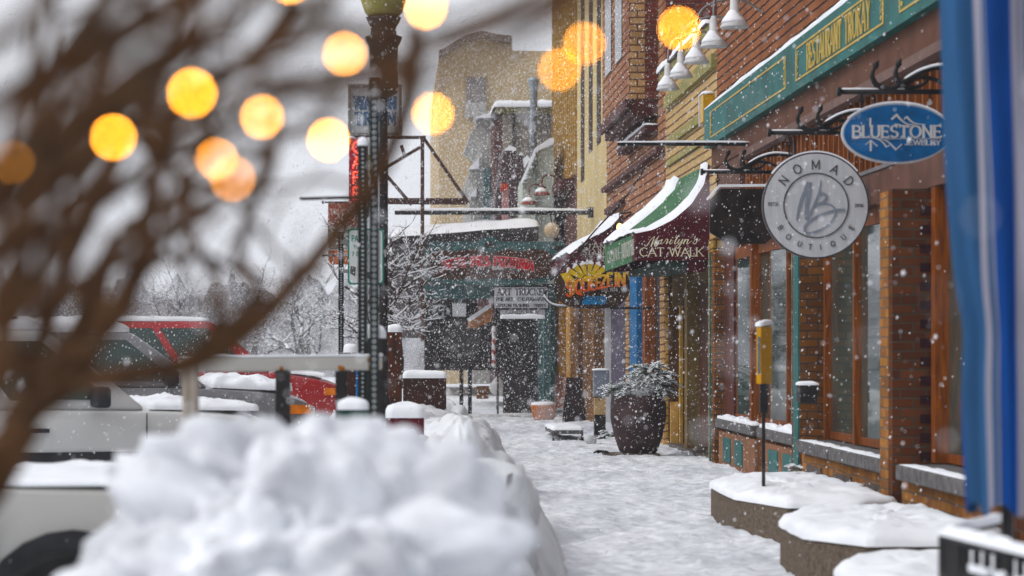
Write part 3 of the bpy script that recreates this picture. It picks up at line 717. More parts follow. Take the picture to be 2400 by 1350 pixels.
strokes(m, [([(435,830),(450,740),(490,600),(570,400)], [14,50]), ([(585,400),(575,520),(555,650),(545,800)], [48,40]), ([(550,810),(620,700),(690,520),(710,430),(715,360)], [40,6]),
    ([(690,540),(740,520),(785,560),(740,620),(670,650),(630,700)], [34,24]), ([(700,645),(800,640),(880,690),(890,760),(820,870),(720,940),(600,980),(535,970),(535,900),(620,820),(760,755),(900,715),(990,712)], [16,34,26][:2])], 1780, 350, 5.0, Y - 0.029)
m.build('monogram', mat('slate_grey_paint', (0.26, 0.29, 0.34), 0.5, var=0.08), t)
m = MB()
for k in range(14, 51):
    a0, a1 = pi*k/64, pi*(k+1)/64; m.prism([(c.x + r*cos(a0), Y - 0.02, c.z + r*sin(a0)), (c.x + (r+.012)*cos(a0), Y - 0.02, c.z + (r+.012)*sin(a0)), (c.x + (r+.012)*cos(a1), Y - 0.02, c.z + (r+.012)*sin(a1)), (c.x + r*cos(a1), Y - 0.02, c.z + r*sin(a1))], (0, 0.045, 0))
m.build('snow', snow, t)
b0 = P(1803, 311, Y); bracket(t, b0.x, b0.z, Y, (P(1850, 0, Y).x, P(1990, 0, Y).x), c.z + 0.41)

# --- oval blue jewellery sign
Y = 17.0; c = P(2101, 313, Y)
t = thing('hanging_sign', 'oval blue hanging sign with white serif lettering and snow along its upper edge', 'sign', (W, Y, 3.1))
disc(0.213, Y - 0.012, Y + 0.03, signw, 'rim', t, rx=0.386, cc=c)
disc(0.200, Y - 0.02, Y, mat('sign_blue', (0.008, 0.105, 0.27), 0.45, var=0.25, scale=9), 'face', t, rx=0.373, cc=c)
m = MB(); text(m, 'BLUESTONE', (P(2100.5, 0, Y).x, Y - 0.02, P(0, 309, Y).z), UX, UZ, NY, 0.080, 0.015, 0.006, serif=0.10, width=0.62, gap=0.16)
text(m, 'JEWELRY', (P(2161, 0, Y).x, Y - 0.02, P(0, 334.5, Y).z), UX, UZ, NY, 0.034, 0.0062, 0.006, serif=0.12, width=0.25, gap=0.16)
m.build('lettering', mat('silver_paint', (0.60, 0.60, 0.60), 0.45, var=0.1), t)
m = MB()
strokes(m, [([(290,765),(450,740),(640,735),(790,770),(880,840),(930,910)], [6,26]), ([(930,910),(985,880)], [22,10]), ([(700,745),(860,765),(980,830),(1110,960)], [8,30]), ([(1110,960),(1215,860)], [26,8]),
    ([(930,760),(1400,752),(1930,752)], [10,7]), ([(632,380),(632,525)], [26,34]), ([(640,790),(640,975)], [40,28]), ([(640,790),(545,865)], [20,8]), ([(650,795),(760,890)], [26,12])], 1960, 230, 7.943, Y - 0.02)
strokes(m, [([(1035,390),(1120,310)], [40,34]), ([(1120,310),(1200,400),(1310,480),(1440,500)], [40,14]), ([(1265,385),(1310,350)], [26,30]), ([(1310,350),(1400,440),(1500,480),(1650,492)], [34,8]), ([(1090,490),(1180,500),(1260,540),(1400,530)], [26,10])], 1960, 230, 7.943, Y - 0.02)
m.build('emblem', mat('silver_paint', (0.6, 0.6, 0.6)), t)
m = MB(); n = 96
for k in range(9, 40):
    a0, a1 = pi*k/48, pi*(k+1)/48; e = 0.013 * sin(a0)
    m.prism([(c.x + .386*cos(a0), Y - 0.02, c.z + .213*sin(a0)), (c.x + (.386+e)*cos(a0), Y - 0.02, c.z + (.213+e)*sin(a0)), (c.x + (.386+e)*cos(a1), Y - 0.02, c.z + (.213+e)*sin(a1)), (c.x + .386*cos(a1), Y - 0.02, c.z + .213*sin(a1))], (0, 0.055, 0))
m.build('snow', snow, t)
b0 = P(1966, 215, Y); bracket(t, b0.x, b0.z, Y, (P(2020, 0, Y).x, P(2180, 0, Y).x), P(0, 255, Y).z)

# --- dark notched sign behind them
Y = 24.0; t = thing('hanging_sign', 'dark brown hanging sign with cut corners, partly behind the round white one', 'sign', (W, Y, 2.8))
q = [(1662, 470), (1688, 443), (1800, 443), (1828, 470), (1828, 545), (1805, 560), (1790, 572), (1700, 572), (1683, 558), (1662, 545)]
m = MB(); m.prism([P(a, b, Y + 0.03) for a, b in q], (0, -0.05, 0)); m.build('board', mat('dark_carved_board', (0.018, 0.013, 0.012), 0.5, var=0.7, scale=7), t)
m = MB(); m.prism([P(a, b, Y + 0.02) for a, b in ((1657,470),(1686,439),(1802,438),(1834,468),(1834,461),(1804,432),(1684,433),(1655,466))], (0, -0.06, 0)); m.build('snow', snow, t)
b0 = P(1645, 403, Y); bracket(t, b0.x, b0.z, Y, (P(1682, 0, Y).x, P(1790, 0, Y).x), P(0, 440, Y).z)

# --- long bare arm with a bent foot
Y = 26.7; a = P(1447, 338, Y)
t = thing('hanging_bar', 'long bare black sign arm with snow on it above the green striped awning', 'sign arm', (W, Y, a.z))
m = MB(); m.box(a.x, 3.999, Y - 0.018, Y + 0.018, a.z - 0.018, a.z + 0.018); m.box(P(1768, 0, Y).x, P(1775, 0, Y).x, Y - 0.017, Y + 0.017, a.z - 0.11, a.z - 0.0181); m.build('arm', black, t)
capbox('snow', t, a.x, 3.95, Y - 0.018, Y + 0.018, a.z + 0.018, 0.022, 5, 0.002)
Y = 48.2; a = P(925, 498, Y)
t = thing('steel_beam', 'long horizontal beam with snow crossing over the walk before the pizzeria', 'beam', (W, Y, a.z))
m = MB(); m.box(a.x, 3.999, Y - 0.05, Y + 0.05, a.z - 0.045, a.z + 0.035); m.box(3.9, 4.01, Y - 0.08, Y + 0.08, a.z - 0.1, a.z + 0.1); m.build('beam', black, t)
capbox('snow', t, a.x, 3.88, Y - 0.05, Y + 0.05, a.z + 0.035, 0.055, 6, 0.004)
t = thing('hanging_globe', 'white globe lamp stained yellow hanging under the long snowy beam', 'lamp', P(1293, 520, 47.5))
p = P(1293, 541, 47.5)
m = MB(); m.lathe((p.x, p.y, p.z - 0.15), [(0.03, 0), (0.09, 0.03), (0.135, 0.10), (0.15, 0.18), (0.12, 0.26), (0.05, 0.31)], 20)
m.build('globe', mat('stained_globe', (0.62, 0.60, 0.56), 0.4, col2=(0.50, 0.33, 0.14), scale=5), t, True)
m = MB(); m.tube([(p.x, p.y, p.z + 0.15), (p.x - 0.03, p.y, p.z + 0.37)], 0.01); m.build('hook', black, t)

# ================================================================ awnings
maroon = mat('maroon_canvas', (0.075, 0.010, 0.018), 0.8, var=0.3, scale=5, bump=0.15)
green = mat('green_canvas', (0.065, 0.155, 0.08), 0.8, var=0.25, scale=5, bump=0.15)
cream_t = mat('cream_lettering', (0.88, 0.84, 0.66), 0.6, var=0.08)
def awning(label, Y0, Y1, prof, zb, stripes, seed, far=None):
    t = thing('awning', label, 'awning', (W, Y0, prof[-1][1]))
    # side panels (thin boxes of canvas)
    for yy, yn, pr_ in ((Y0, 'side_panel', prof), (Y1 - 0.02, 'side_panel', far or prof)):
        m = MB(); q = [(x, yy, z) for x, z in pr_] + [(3.999, yy, prof[-1][1] - 0.02), (3.999, yy, zb), (prof[0][0], yy, zb)]
        m.prism(q, (0, 0.02, 0)); m.build(yn, maroon, t)
    far = far or prof; at = lambda k, y: tuple(prof[k][i] + (far[k][i] - prof[k][i]) * (y - Y0) / (Y1 - Y0) for i in (0, 1))
    for (a, b, mt) in stripes:
        m = MB(); a += 0.0205 if a == Y0 else 0; b -= 0.0205 if b == Y1 else 0
        for k in range(len(prof) - 1):
            q = [(at(k, a), a), (at(k + 1, a), a), (at(k + 1, b), b), (at(k, b), b)]
            top = [(p[0], y, p[1]) for p, y in q]; bot_ = [(p[0], y, p[1] - 0.02) for p, y in q]
            m.add(bot_ + top, [(0,1,2,3), (7,6,5,4), (0,4,5,1), (1,5,6,2), (2,6,7,3), (3,7,4,0)])
        f0, f1 = at(0, a), at(0, b)
        m.prism([(f0[0] - 0.008, a, zb), (f0[0] - 0.008, a, f0[1]), (f0[0], a, f0[1]), (f0[0], a, zb)], (0, b - a, 0))
        m.build('canvas', mt, t)
    return t
prof = [(3.07, 2.84), (3.28, 2.885), (3.55, 3.02), (3.77, 3.21), (3.93, 3.46), (3.985, 3.72)]
profF = [(3.07, 2.87), (3.28, 3.06), (3.55, 3.30), (3.77, 3.50), (3.93, 3.66), (3.985, 3.76)]
aw = awning('green and maroon striped awning with cream lettering, loaded with snow, on the yellow brick shop', 30.5, 34.9, prof, 2.50, [(30.5, 30.9, maroon), (30.9, 34.9, green)], 3, profF)
def slopesnow(t, prof, ya, yb, th, seed, far=None, Y0=30.5, Y1=34.9):
    """snow lying on the awning slope; ya, yb are functions of the height fraction"""
    pts = catmull([(x, 0, z) for x, z in prof], 6); ptf = catmull([(x, 0, z) for x, z in (far or prof)], 6); n = len(pts); m = MB(); K = 26
    def f(i, j):
        ki = min(n - 1, int(round(j * (n - 1))))
        u = j; y0, y1 = ya(u), yb(u); y = y0 + (y1 - y0) * i; w = min(1, max(0, (y - Y0) / (Y1 - Y0))); p = pts[ki] * (1 - w) + ptf[ki] * w
        d = Vector((-0.75, 0, 0.66)); e = min(i, 1 - i, u + 0.06, (1 - u) + 0.1)
        h = th * min(1, (max(e, 0) / 0.09)) ** 0.5 * (1 + 0.5 * fbm((p.x, y, p.z), 2.5, 3, seed)) + 0.004
        return Vector((p.x, y, p.z)) + d * h
    m.grid(K, n - 1, f); m.build('snow', snow, t, True)
slopesnow(aw, prof, lambda u: 30.50, lambda u: 31.2 + 0.15 * sin(u * 5), 0.045, 2, profF)
slopesnow(aw, prof, lambda u: 33.9 - 0.3 * u, lambda u: 34.88, 0.07, 4, profF)
slopesnow(aw, prof[:2], lambda u: 30.5, lambda u: 34.88, 0.045, 9, profF[:2])
Yt = 30.5
m = MB(); text(m, 'CAT WALK', (P(1573.5, 0, Yt).x, Yt, P(0, 590.5, Yt).z), UX, UZ, NY, 0.104, 0.0125, 0.006, serif=0.13, width=0.80, gap=0.10)
strokes(m, [([(345,600),(365,638),(420,610),(500,480),(612,380)], [22,12]), ([(612,380),(560,520),(515,640)], [14,34]), ([(515,640),(620,490),(725,372)], [10,12]), ([(725,372),(650,500),(605,600),(640,640),(705,565)], [12,38,8][:2]),
    ([(800,475),(735,500),(712,560),(745,582),(800,490)], [22,12]), ([(812,462),(775,555),(800,582),(870,525)], [28,8]), ([(870,525),(925,450),(965,478)], [8,22]), ([(960,470),(915,580)], [26,26]), ([(915,580),(990,520)], [8,8]),
    ([(1050,470),(1005,560),(1030,582),(1095,525)], [28,8]), ([(1075,412),(1092,414)], [26,26]), ([(1215,385),(1140,540),(1150,582),(1215,535)], [34,8]), ([(1262,470),(1220,545),(1250,572),(1330,490)], [28,10]),
    ([(1350,462),(1290,600),(1225,685),(1180,680),(1190,630),(1290,585),(1375,535)], [28,7]), ([(1415,462),(1370,580)], [28,26]), ([(1375,560),(1450,470),(1500,480)], [8,22]), ([(1500,470),(1460,560),(1480,582),(1590,500)], [28,8]),
    ([(1690,372),(1655,455)], [26,6]), ([(1600,570),(1700,455),(1715,510),(1695,570),(1650,578),(1645,560)], [7,24]), ([(1715,540),(1820,450)], [8,6])], 1480, 520, 11.25, Yt)
m.build('lettering', cream_t, aw)
m = MB(); text(m, "Marilyns CAT WALK", (3.06, 31.45, 2.68), WU, UZ, WN, 0.19, 0.02, 0.006, serif=0.1, width=1.6)
text(m, "CAT WALK", (3.06, 33.5, 2.68), WU, UZ, WN, 0.16, 0.02, 0.006, serif=0.1, width=1.8); m.build('valance_lettering', mat('faded_lettering', (0.45, 0.46, 0.40), 0.7), aw)
MB().box(3.4, 3.98, 30.55, 34.8, 2.42, 2.498).build('awning_frame', mat('dark_green_frame', (0.03, 0.06, 0.05), 0.6), aw)
MB().box(3.72, 3.95, 30.52, 30.6, 2.36, 2.498).build('valance_box', maroon, aw)

prof2 = [(3.07, 3.02), (3.4, 3.28), (3.75, 3.46), (3.985, 3.72)]
aw2 = awning('plain maroon awning with white lettering farther along behind the round orange slice sign', 41.9, 46.4, prof2, 2.76, [(41.9, 46.4, maroon)], 6)
slopesnow(aw2, prof2, lambda u: 41.9, lambda u: 46.38, 0.07, 12)
m = MB(); text(m, "JoAnnes", (P(1412, 0, 41.9).x, 41.9, P(0, 576, 41.9).z), UX, UZ, NY, 0.13, 0.018, 0.006, serif=0.12, smallcaps=0.85)
text(m, "Stained", (P(1403, 0, 41.9).x, 41.9, P(0, 591, 41.9).z), UX, UZ, NY, 0.095, 0.015, 0.006, serif=0.12, smallcaps=0.85)
text(m, "& Glass", (P(1418, 0, 41.9).x, 41.9, P(0, 606, 41.9).z), UX, UZ, NY, 0.095, 0.015, 0.006, serif=0.12, smallcaps=0.85)
m.build('lettering', mat('faded_lettering', (0.45, 0.46, 0.40)), aw2)
m = MB(); text(m, "JOANNES STAINED GLASS", (3.06, 44.1, 2.88), WU, UZ, WN, 0.12, 0.02, 0.006, serif=0.1, width=3.6); m.build('valance_lettering', mat('dim_lettering', (0.22, 0.16, 0.17), 0.7), aw2)
p = P(1452, 532, 40.5)
t = thing('wall_lamp', 'small lit yellow bulb on a bracket by the maroon awning', 'lamp', (W, 40.5, p.z))
m = MB(); m.tube([(4.0, 40.5, p.z + 0.25), (p.x, 40.5, p.z + 0.22), (p.x, 40.5, p.z + 0.06)], 0.015); m.build('arm', black, t)
m = MB(); m.lathe((p.x, 40.5, p.z - 0.06), [(0.02, 0), (0.05, 0.04), (0.04, 0.09), (0.02, 0.12)], 14); m.build('bulb', mat('lit_bulb', (0.9, 0.6, 0.2), emit=(1, 0.55, 0.12), es=4), t, True)

# --- the orange slice cafe sign
Y = 37.2
t = thing('hanging_sign', 'dark wooden cafe sign with a yellow orange slice on top, under the awnings', 'sign', (W, Y, 2.6))
q = [(1297,668),(1302,650),(1315,640),(1400,636),(1440,640),(1465,642),(1474,660),(1472,690),(1455,712),(1425,722),(1350,722),(1318,710),(1302,692)]
m = MB(); m.prism(catmull([P(a, b, Y + 0.04) for a, b in q + q[:1]], 4)[:-1], (0, -0.08, 0)); m.build('board', mat('dark_weathered_board', (0.05, 0.032, 0.022), 0.7, var=0.5, scale=9), t)
def oramat():
    mt = mat('yellow_orange_fade', (0.62, 0.42, 0.02), 0.45, var=0.1); nt = mt.node_tree; b = nt.nodes['Principled BSDF']
    g = nt.nodes.new('ShaderNodeNewGeometry'); sp = nt.nodes.new('ShaderNodeSeparateXYZ'); nt.links.new(g.outputs['Position'], sp.inputs[0])
    mr = nt.nodes.new('ShaderNodeMapRange'); mr.inputs['From Min'].default_value = 2.33; mr.inputs['From Max'].default_value = 2.55
    nt.links.new(sp.outputs['Z'], mr.inputs['Value']); cr = nt.nodes.new('ShaderNodeValToRGB')
    cr.color_ramp.elements[0].color = (0.62, 0.10, 0.01, 1); cr.color_ramp.elements[1].color = (0.72, 0.50, 0.02, 1)
    nt.links.new(mr.outputs[0], cr.inputs[0]); nt.links.new(cr.outputs[0], b.inputs['Base Color']); return mt
ora = oramat(); yel = mat('sign_yellow', (0.70, 0.50, 0.03), 0.45, var=0.12)
m = MB(); ms = MB(); cx, cy = 1378, 660
for k, (a, b) in enumerate(((1331,633),(1347,623),(1365,618),(1384,616),(1402,619),(1417,628))):
    dx, dy = a - cx, b - cy; L = math.hypot(dx, dy); ux, uy = dx / L, dy / L; nx_, ny_ = -uy, ux
    i0 = 17
    pl = [(cx + ux*i0 + nx_*3.2, cy + uy*i0 + ny_*3.2), (cx + dx + nx_*6.4, cy + dy + ny_*6.4), (cx + dx + ux*2, cy + dy + uy*2), (cx + dx - nx_*6.4, cy + dy - ny_*6.4), (cx + ux*i0 - nx_*3.2, cy + uy*i0 - ny_*3.2)]
    m.prism([P(x, y, Y - 0.04) for x, y in pl], (0, -0.05, 0))
    ms.prism([P(x, y, Y - 0.035) for x, y in ((cx+dx+nx_*6.6, cy+dy+ny_*6.6-0.5), (cx+dx+ux*3, cy+dy+uy*3-4), (cx+dx-nx_*6.6, cy+dy-ny_*6.6-0.5), (cx+dx-nx_*6, cy+dy-ny_*6+3), (cx+dx+nx_*6, cy+dy+ny_*6+3))], (0, -0.065, 0))
m.prism([P(cx + 15*cos(a*pi/12), cy - 15*sin(a*pi/12), Y - 0.04) for a in range(13)], (0, -0.05, 0))
m.prism([P(a, b, Y - 0.04) for a, b in ((1313,642),(1332,638),(1350,660),(1346,690),(1336,694),(1331,672))], (0, -0.03, 0))
m.build('orange_slice', yel, t); ms.build('snow', snow, t)
m = MB()
for ch, x, yb, h in (('S',1334,694,36),('Q',1356,689,33),('U',1373,682,28),('E',1388,679,27),('E',1402,676,27),('Z',1414,673,27),('E',1429,670,29),('I',1443,671,31),('N',1456,671,30)):
    w = G[ch][0]; sx = (15.5 if ch not in 'IE' else 11) / (w * h) if ch != 'I' else 1
    o = P(x - w * h * sx / 2, yb, Y - 0.04); glyph(m, ch, o, UX, UZ, NY, h / F * Y, 0.034, 0.06, 0.05 if ch == 'I' else 0, sx)
m.build('lettering', ora, t)
m = MB(); text(m, 'EST 1974', (P(1428, 0, Y).x, Y - 0.04, P(0, 679, Y).z), UX, UZ, NY, 0.05, 0.012, 0.01, width=0.24); m.build('date_lettering', white, t)
m = MB(); text(m, 'OMELETTES', (P(1394, 0, Y).x, Y - 0.04, P(0, 700, Y).z), UX, UZ, NY, 0.055, 0.015, 0.01, width=0.34)
text(m, 'BREAKFAST', (P(1392, 0, Y).x, Y - 0.04, P(0, 709, Y).z), UX, UZ, NY, 0.05, 0.016, 0.01, width=0.36); m.build('blue_lettering', mat('sign_sky_blue', (0.03, 0.25, 0.5), 0.5), t)
m = MB()
for pts in (((1330,720),(1300,717),(1282,706),(1277,690),(1285,672)), ((1278,690),(1284,676),(1292,668)), ((1290,657),(1345,600),(1395,540),(1460,470),(1512,395)), ((1300,650),(1360,585),(1480,500))):
    m.tube(catmull([P(a, b, Y + 0.02) for a, b in pts], 5), 0.014, 6)
m.tube([P(1430, 722, Y), (3.99, Y, P(0, 722, Y).z)], 0.02, 6); m.box(3.4, 3.99, Y - 0.02, Y + 0.02, 2.64, 2.68)
m.build('bracket', black, t, True)
m = MB(); m.tube(catmull([P(a, b, Y + 0.02) for a, b in ((1330,716.5),(1300,713.5),(1282,703),(1275,690))], 5), 0.016, 6); m.build('bracket_snow', snow, t, True)

# white board sign of the gallery
Y = 43.0; t = thing('hanging_sign', 'white rectangular gallery sign with small black lettering beside the pizzeria post', 'sign', P(1285, 700, Y))
a, b = P(1158, 673, Y), P(1284, 722, Y)
MB().box(a.x, b.x, Y, Y + 0.04, b.z, a.z).build('board', signw, t)
m = MB(); w_ = 0.022
m.box(a.x - w_, b.x + w_, Y - 0.01, Y + 0.03, a.z, a.z + w_); m.box(a.x - w_, b.x + w_, Y - 0.01, Y + 0.03, b.z - w_, b.z); m.box(a.x - w_, a.x, Y - 0.01, Y + 0.03, b.z, a.z); m.box(b.x, b.x + w_, Y - 0.01, Y + 0.03, b.z, a.z)
m.box(b.x - 0.1, 4.02, Y, Y + 0.03, a.z + w_, a.z + 0.06); m.build('frame', black, t)
cx = (a.x + b.x) / 2
m = MB(); text(m, 'ART TRUCKEE', (cx + 0.02, Y, P(0, 684, Y).z), UX, UZ, NY, 0.115, 0.020, 0.006, serif=0.12, width=0.88, gap=0.18)
text(m, 'FINE ART * PHOTOGRAPHY', (cx, Y, P(0, 701, Y).z), UX, UZ, NY, 0.06, 0.013, 0.006, serif=0.1, width=0.88)
text(m, 'CUSTOM FRAMING * PRINTS', (cx, Y, P(0, 715.5, Y).z), UX, UZ, NY, 0.05, 0.012, 0.006, serif=0.1, width=0.88); m.build('lettering', ink, t)
a, b = P(1172, 726, Y), P(1277, 747, Y)
q = MB().box(a.x, b.x, Y, Y + 0.04, b.z, a.z).build('lower_board', mat('greyish_board', (0.42, 0.42, 0.44), 0.6), t)
capbox('snow', t, a.x, b.x, Y - 0.08, Y - 0.002, b.z, 0.08, 4, 0.0)
m = MB(); text(m, 'GALLERY', ((a.x + b.x) / 2, Y, P(0, 732, Y).z), UX, UZ, NY, 0.06, 0.012, 0.006, serif=0.1, width=0.6); m.build('small_lettering', ink, q)

# gold letters on the first shop windows
m = MB(); text(m, 'LA', (4.095, 27.0, 2.27), WU, UZ, WN, 0.10, 0.03, 0.004, width=0.7); text(m, 'FAB', (4.095, 24.7, 2.27), WU, UZ, WN, 0.11, 0.03, 0.004, width=0.8)
m.build('window_lettering', gold, A)
# ================================================================ pizzeria at the end of the walk
Y = 48.0
greyteal = mat('grey_teal_paint', (0.055, 0.12, 0.125), 0.6, var=0.25)
darkin = mat('dark_interior', (0.03, 0.026, 0.028), 0.7, var=0.5, scale=1.3)
Z = thing('pizzeria_building', 'low pizzeria porch with a snowy roof and teal posts closing the end of the walk', 'building', (2.0, Y, 0))
def pxbox(a, b, c, d, y0, y1, nm, mt, par):   # box whose front face fills a-c by b-d at depth y0
    p, q = P(a, b, y0), P(c, d, y0); return MB().box(p.x, q.x, y0, y1, q.z, p.z).build(nm, mt, par)
m = MB(); m.prism([P(a, b, Y) for a, b in ((918,553),(1262,527),(1262,562),(918,572))], (0, 4, 0)); m.build('roof', mat('dark_fascia', (0.05, 0.04, 0.04), 0.6, var=0.4), Z)
m = MB()
q0, q1 = P(912, 553, Y), P(1266, 527, Y)
m.grid(60, 24, lambda a, b: (q0.x + (q1.x - q0.x) * a, Y - 0.08 + 4.1 * b, q0.z + (q1.z - q0.z) * a + (0.17 * min(1, (min(a*14, (1-a)*14, b*14 + 0.0, (1-b)*12))) ** 0.5 if 0 < a < 1 and 0 < b < 1 else -0.03) * (1 + 0.35 * nz((a*5, b*6, 0), 1.3, 3))))
m.build('roof_snow', snow, Z, True)
pxbox(1000, 566, 1322, 576, Y - 0.02, Y + 0.12, 'beam', greyteal, Z)
pxbox(985, 668, 1300, 700, Y, Y + 0.12, 'lower_beam', greyteal, Z)
pxbox(1262, 700, 1288, 975, Y, Y + 0.2, 'post', greyteal, Z)
pxbox(1272, 700, 1275, 975, Y - 0.02, Y - 0.002, 'post_trim', mat('pale_teal', (0.15, 0.22, 0.22)), Z)
pxbox(1180, 700, 1262, 968, Y + 0.8, Y + 1.0, 'wall', darkin, Z)
pxbox(1290, 700, 1300, 975, Y + 0.4, Y + 1.0, 'wall', greyteal, Z)
pxbox(995, 700, 1180, 868, Y + 3, Y + 3.3, 'rear_wall', darkin, Z)
pxbox(918, 572, 1262, 700, Y + 2.9, Y + 3.2, 'upper_rear_wall', mat('grey_board_wall', (0.13, 0.12, 0.12), 0.8, var=0.4, scale=2), Z)
pxbox(905, 590, 998, 792, Y + 6, Y + 6.4, 'side_wing', mat('grey_board_wall', (0.13, 0.12, 0.12)), Z)
pxbox(995, 853, 1170, 857, Y + 1.0, Y + 1.05, 'railing', black, Z)
for x in (1077, 1097, 1165): pxbox(x, 857, x + (9 if x < 1100 else 4), 970, Y + 0.9, Y + 1.0, 'rail_post', black, Z)
pxbox(1118, 905, 1146, 935, Y + 4, Y + 4.4, 'brick_base', brickL, Z)
pxbox(1060, 690, 1092, 742, Y + 2.8, Y + 2.9, 'window', pane('dim_window', (0.10, 0.12, 0.13)), Z)
pxbox(1120, 640, 1162, 742, Y + 2.7, Y + 2.88, 'pink_panel', mat('faded_pink', (0.30, 0.17, 0.18), 0.7), Z)
m = MB(); pts = [P(1029 + 26*cos(a*pi/12), 730 + 16*sin(a*pi/12), Y + 2.98) for a in range(24)]; m.prism(pts, (0, -0.02, 0)); lg = m.build('window_emblem', mat('pale_emblem', (0.55, 0.56, 0.58)), Z)
m = MB(); text(m, 'CAFE', (P(1029, 0, Y + 2.96).x, Y + 2.96, P(0, 730, Y + 2.96).z), UX, UZ, NY, 0.16, 0.035, 0.01, width=0.36); m.build('lettering', darkin, lg)
# its sign
t = thing('pizzeria_sign', 'wide dark brown sign with arched red lettering in a scalloped teal frame', 'sign', P(1150, 660, Y))
m = MB()
top = [(990,600),(998,584),(1020,574),(1100,572),(1118,566),(1128,558),(1145,555),(1160,557),(1172,566),(1185,573),(1290,575),(1305,590),(1308,612)]
bot = [(1306,640),(1296,655),(1280,664),(1180,668),(1150,672),(1120,668),(1010,664),(996,655),(990,635)]
m.prism([P(a, b, Y - 0.08) for a, b in top + bot], (0, -0.08, 0)); m.build('frame', greyteal, t)
q = [(998,610),(1006,594),(1030,586),(1060,590),(1085,586),(1110,583),(1126,590),(1150,594),(1172,588),(1195,584),(1220,590),(1250,583),(1280,588),(1296,602),(1297,632),(1284,650),(1240,655),(1150,652),(1060,655),(1015,650),(1000,636)]
m = MB(); m.prism([P(a, b, Y - 0.161) for a, b in q], (0, -0.02, 0)); m.build('board', mat('dark_brown_board', (0.055, 0.022, 0.012), 0.6, var=0.4, scale=5), t)
m = MB(); text(m, "BEST PIES PIZZERIA", (P(1146, 0, Y - .19).x, Y - 0.185, P(0, 612, Y - .19).z), UX, UZ, NY, 0.17, 0.04, 0.012, serif=0.09, width=1.74, arcsag=0.09, gap=0.16)
m.build('lettering', mat('sign_red', (0.50, 0.02, 0.035), 0.5), t)
m = MB(); text(m, "BEST PIES PIZZERIA", (P(1146, 0, Y - .19).x, Y - 0.1825, P(0, 612, Y - .19).z), UX, UZ, NY, 0.18, 0.062, 0.004, serif=0.12, width=1.75, arcsag=0.09, gap=0.155)
m.build('letter_outline', mat('pale_pink_outline', (0.50, 0.36, 0.36)), t)
m = MB(); text(m, 'NY * BAR', (P(1150, 0, Y - .19).x, Y - 0.182, P(0, 628, Y - .19).z), UX, UZ, NY, 0.07, 0.018, 0.01, serif=0.1, width=0.5); m.build('small_lettering', white, t)
m = MB(); m.prism([P(1147 + 11*cos(a*pi/10), 574 + 8*sin(a*pi/10), Y - 0.161) for a in range(20)], (0, -0.03, 0)); m.build('medallion', black, t)
# small side awning and barber pole
t = thing('small_awning', 'small orange awning under snow beside the barber pole', 'awning', P(1130, 740, Y + 1))
a = [P(x, y, Y + 0.5) for x, y in ((1100,745),(1150,712),(1152,720),(1104,752))]; m = MB(); m.prism(a, (0, 1.6, 0)); m.build('snow', snow, t)
a = [P(x, y, Y + 0.55) for x, y in ((1102,753),(1152,720),(1154,752),(1118,768),(1102,768))]; m = MB(); m.prism(a, (0, 1.5, 0)); m.build('canvas', mat('orange_canvas', (0.45, 0.22, 0.11), 0.7), t)
t = thing('barber_pole', 'red and white striped barber pole on the pizzeria porch', 'barber pole', P(1157, 850, Y))
p = P(1157, 852, Y - .1); m = MB(); m.mi = 0; n = 16; vs = []; fs = []
for i in range(25):
    for k in range(n): vs.append((p.x + 0.036*cos(2*pi*k/n), p.y + 0.036*sin(2*pi*k/n), p.z + i * 0.026))
m.v = vs
for i in range(24):
    for k in range(n):
        m.f.append((i*n+k, i*n+(k+1)%n, (i+1)*n+(k+1)%n, (i+1)*n+k)); m.m.append(0 if ((k + i * 2) % 16) < 9 else 1)
m.build('striped_glass', [white, mat('barber_red', (0.32, 0.06, 0.06))], t)
m = MB(); m.lathe((p.x, p.y, p.z + 0.624), [(0.045, 0), (0.045, 0.05), (0.02, 0.12)], 12); m.lathe((p.x, p.y, p.z - 0.08), [(0.02, 0), (0.045, 0.04), (0.045, 0.079)], 12); m.build('caps', metalw, t)
# lamp globe standing past the porch
t = thing('lantern_post', 'small white covered lantern on a thin black post past the pizzeria porch', 'lantern', P(1165, 960, 55))
p = P(1166, 925, 55); m = MB(); m.lathe((p.x, p.y, p.z), [(0.10, 0), (0.17, 0.08), (0.19, 0.2), (0.08, 0.35), (0.02, 0.42)], 14); m.build('lantern', metalw, t, True)
m = MB(); m.tube([(p.x, p.y, 0), (p.x, p.y, p.z)], 0.03); m.build('post', black, t)

# ================================================================ buildings beyond
Yb = 78.0; t = thing('yellow_building', 'tall pale yellow building with a curved parapet fading into the snowfall', 'building', P(1100, 900, Yb) * 1.0)
q = [(1029,900),(1029,132),(1040,128),(1068,110),(1090,97),(1128,86),(1165,95),(1200,100),(1202,118),(1420,122),(1420,900)]
m = MB(); m.prism([P(a, b, Yb) for a, b in q], (0, 18, 0)); m.build('wall', mat('yellow_plaster', (0.50, 0.38, 0.23), 0.85, scale=0.4, var=0.07, detail=8), t)
m = MB()
cr = [(1029,132),(1040,128),(1068,110),(1090,97),(1128,86),(1165,95),(1200,100)]
for a, b in zip(cr[:-1], cr[1:]): p, q = P(*a, Yb - 0.3), P(*b, Yb - 0.3); m.prism([p, q, q + Vector((0,0,.22)), p + Vector((0,0,.22))], (0, 1.2, 0))
m.build('parapet', mat('grey_coping', (0.25, 0.22, 0.2)), t)
w_ = pxbox(1092, 180, 1138, 272, Yb - 0.12, Yb - 0.02, 'window', mat('grey_louvre', (0.22, 0.19, 0.18)), t)
pxbox(1090, 240, 1140, 274, Yb - 0.3, Yb - 0.13, 'vent', mat('pale_louvre', (0.42, 0.40, 0.38)), w_)

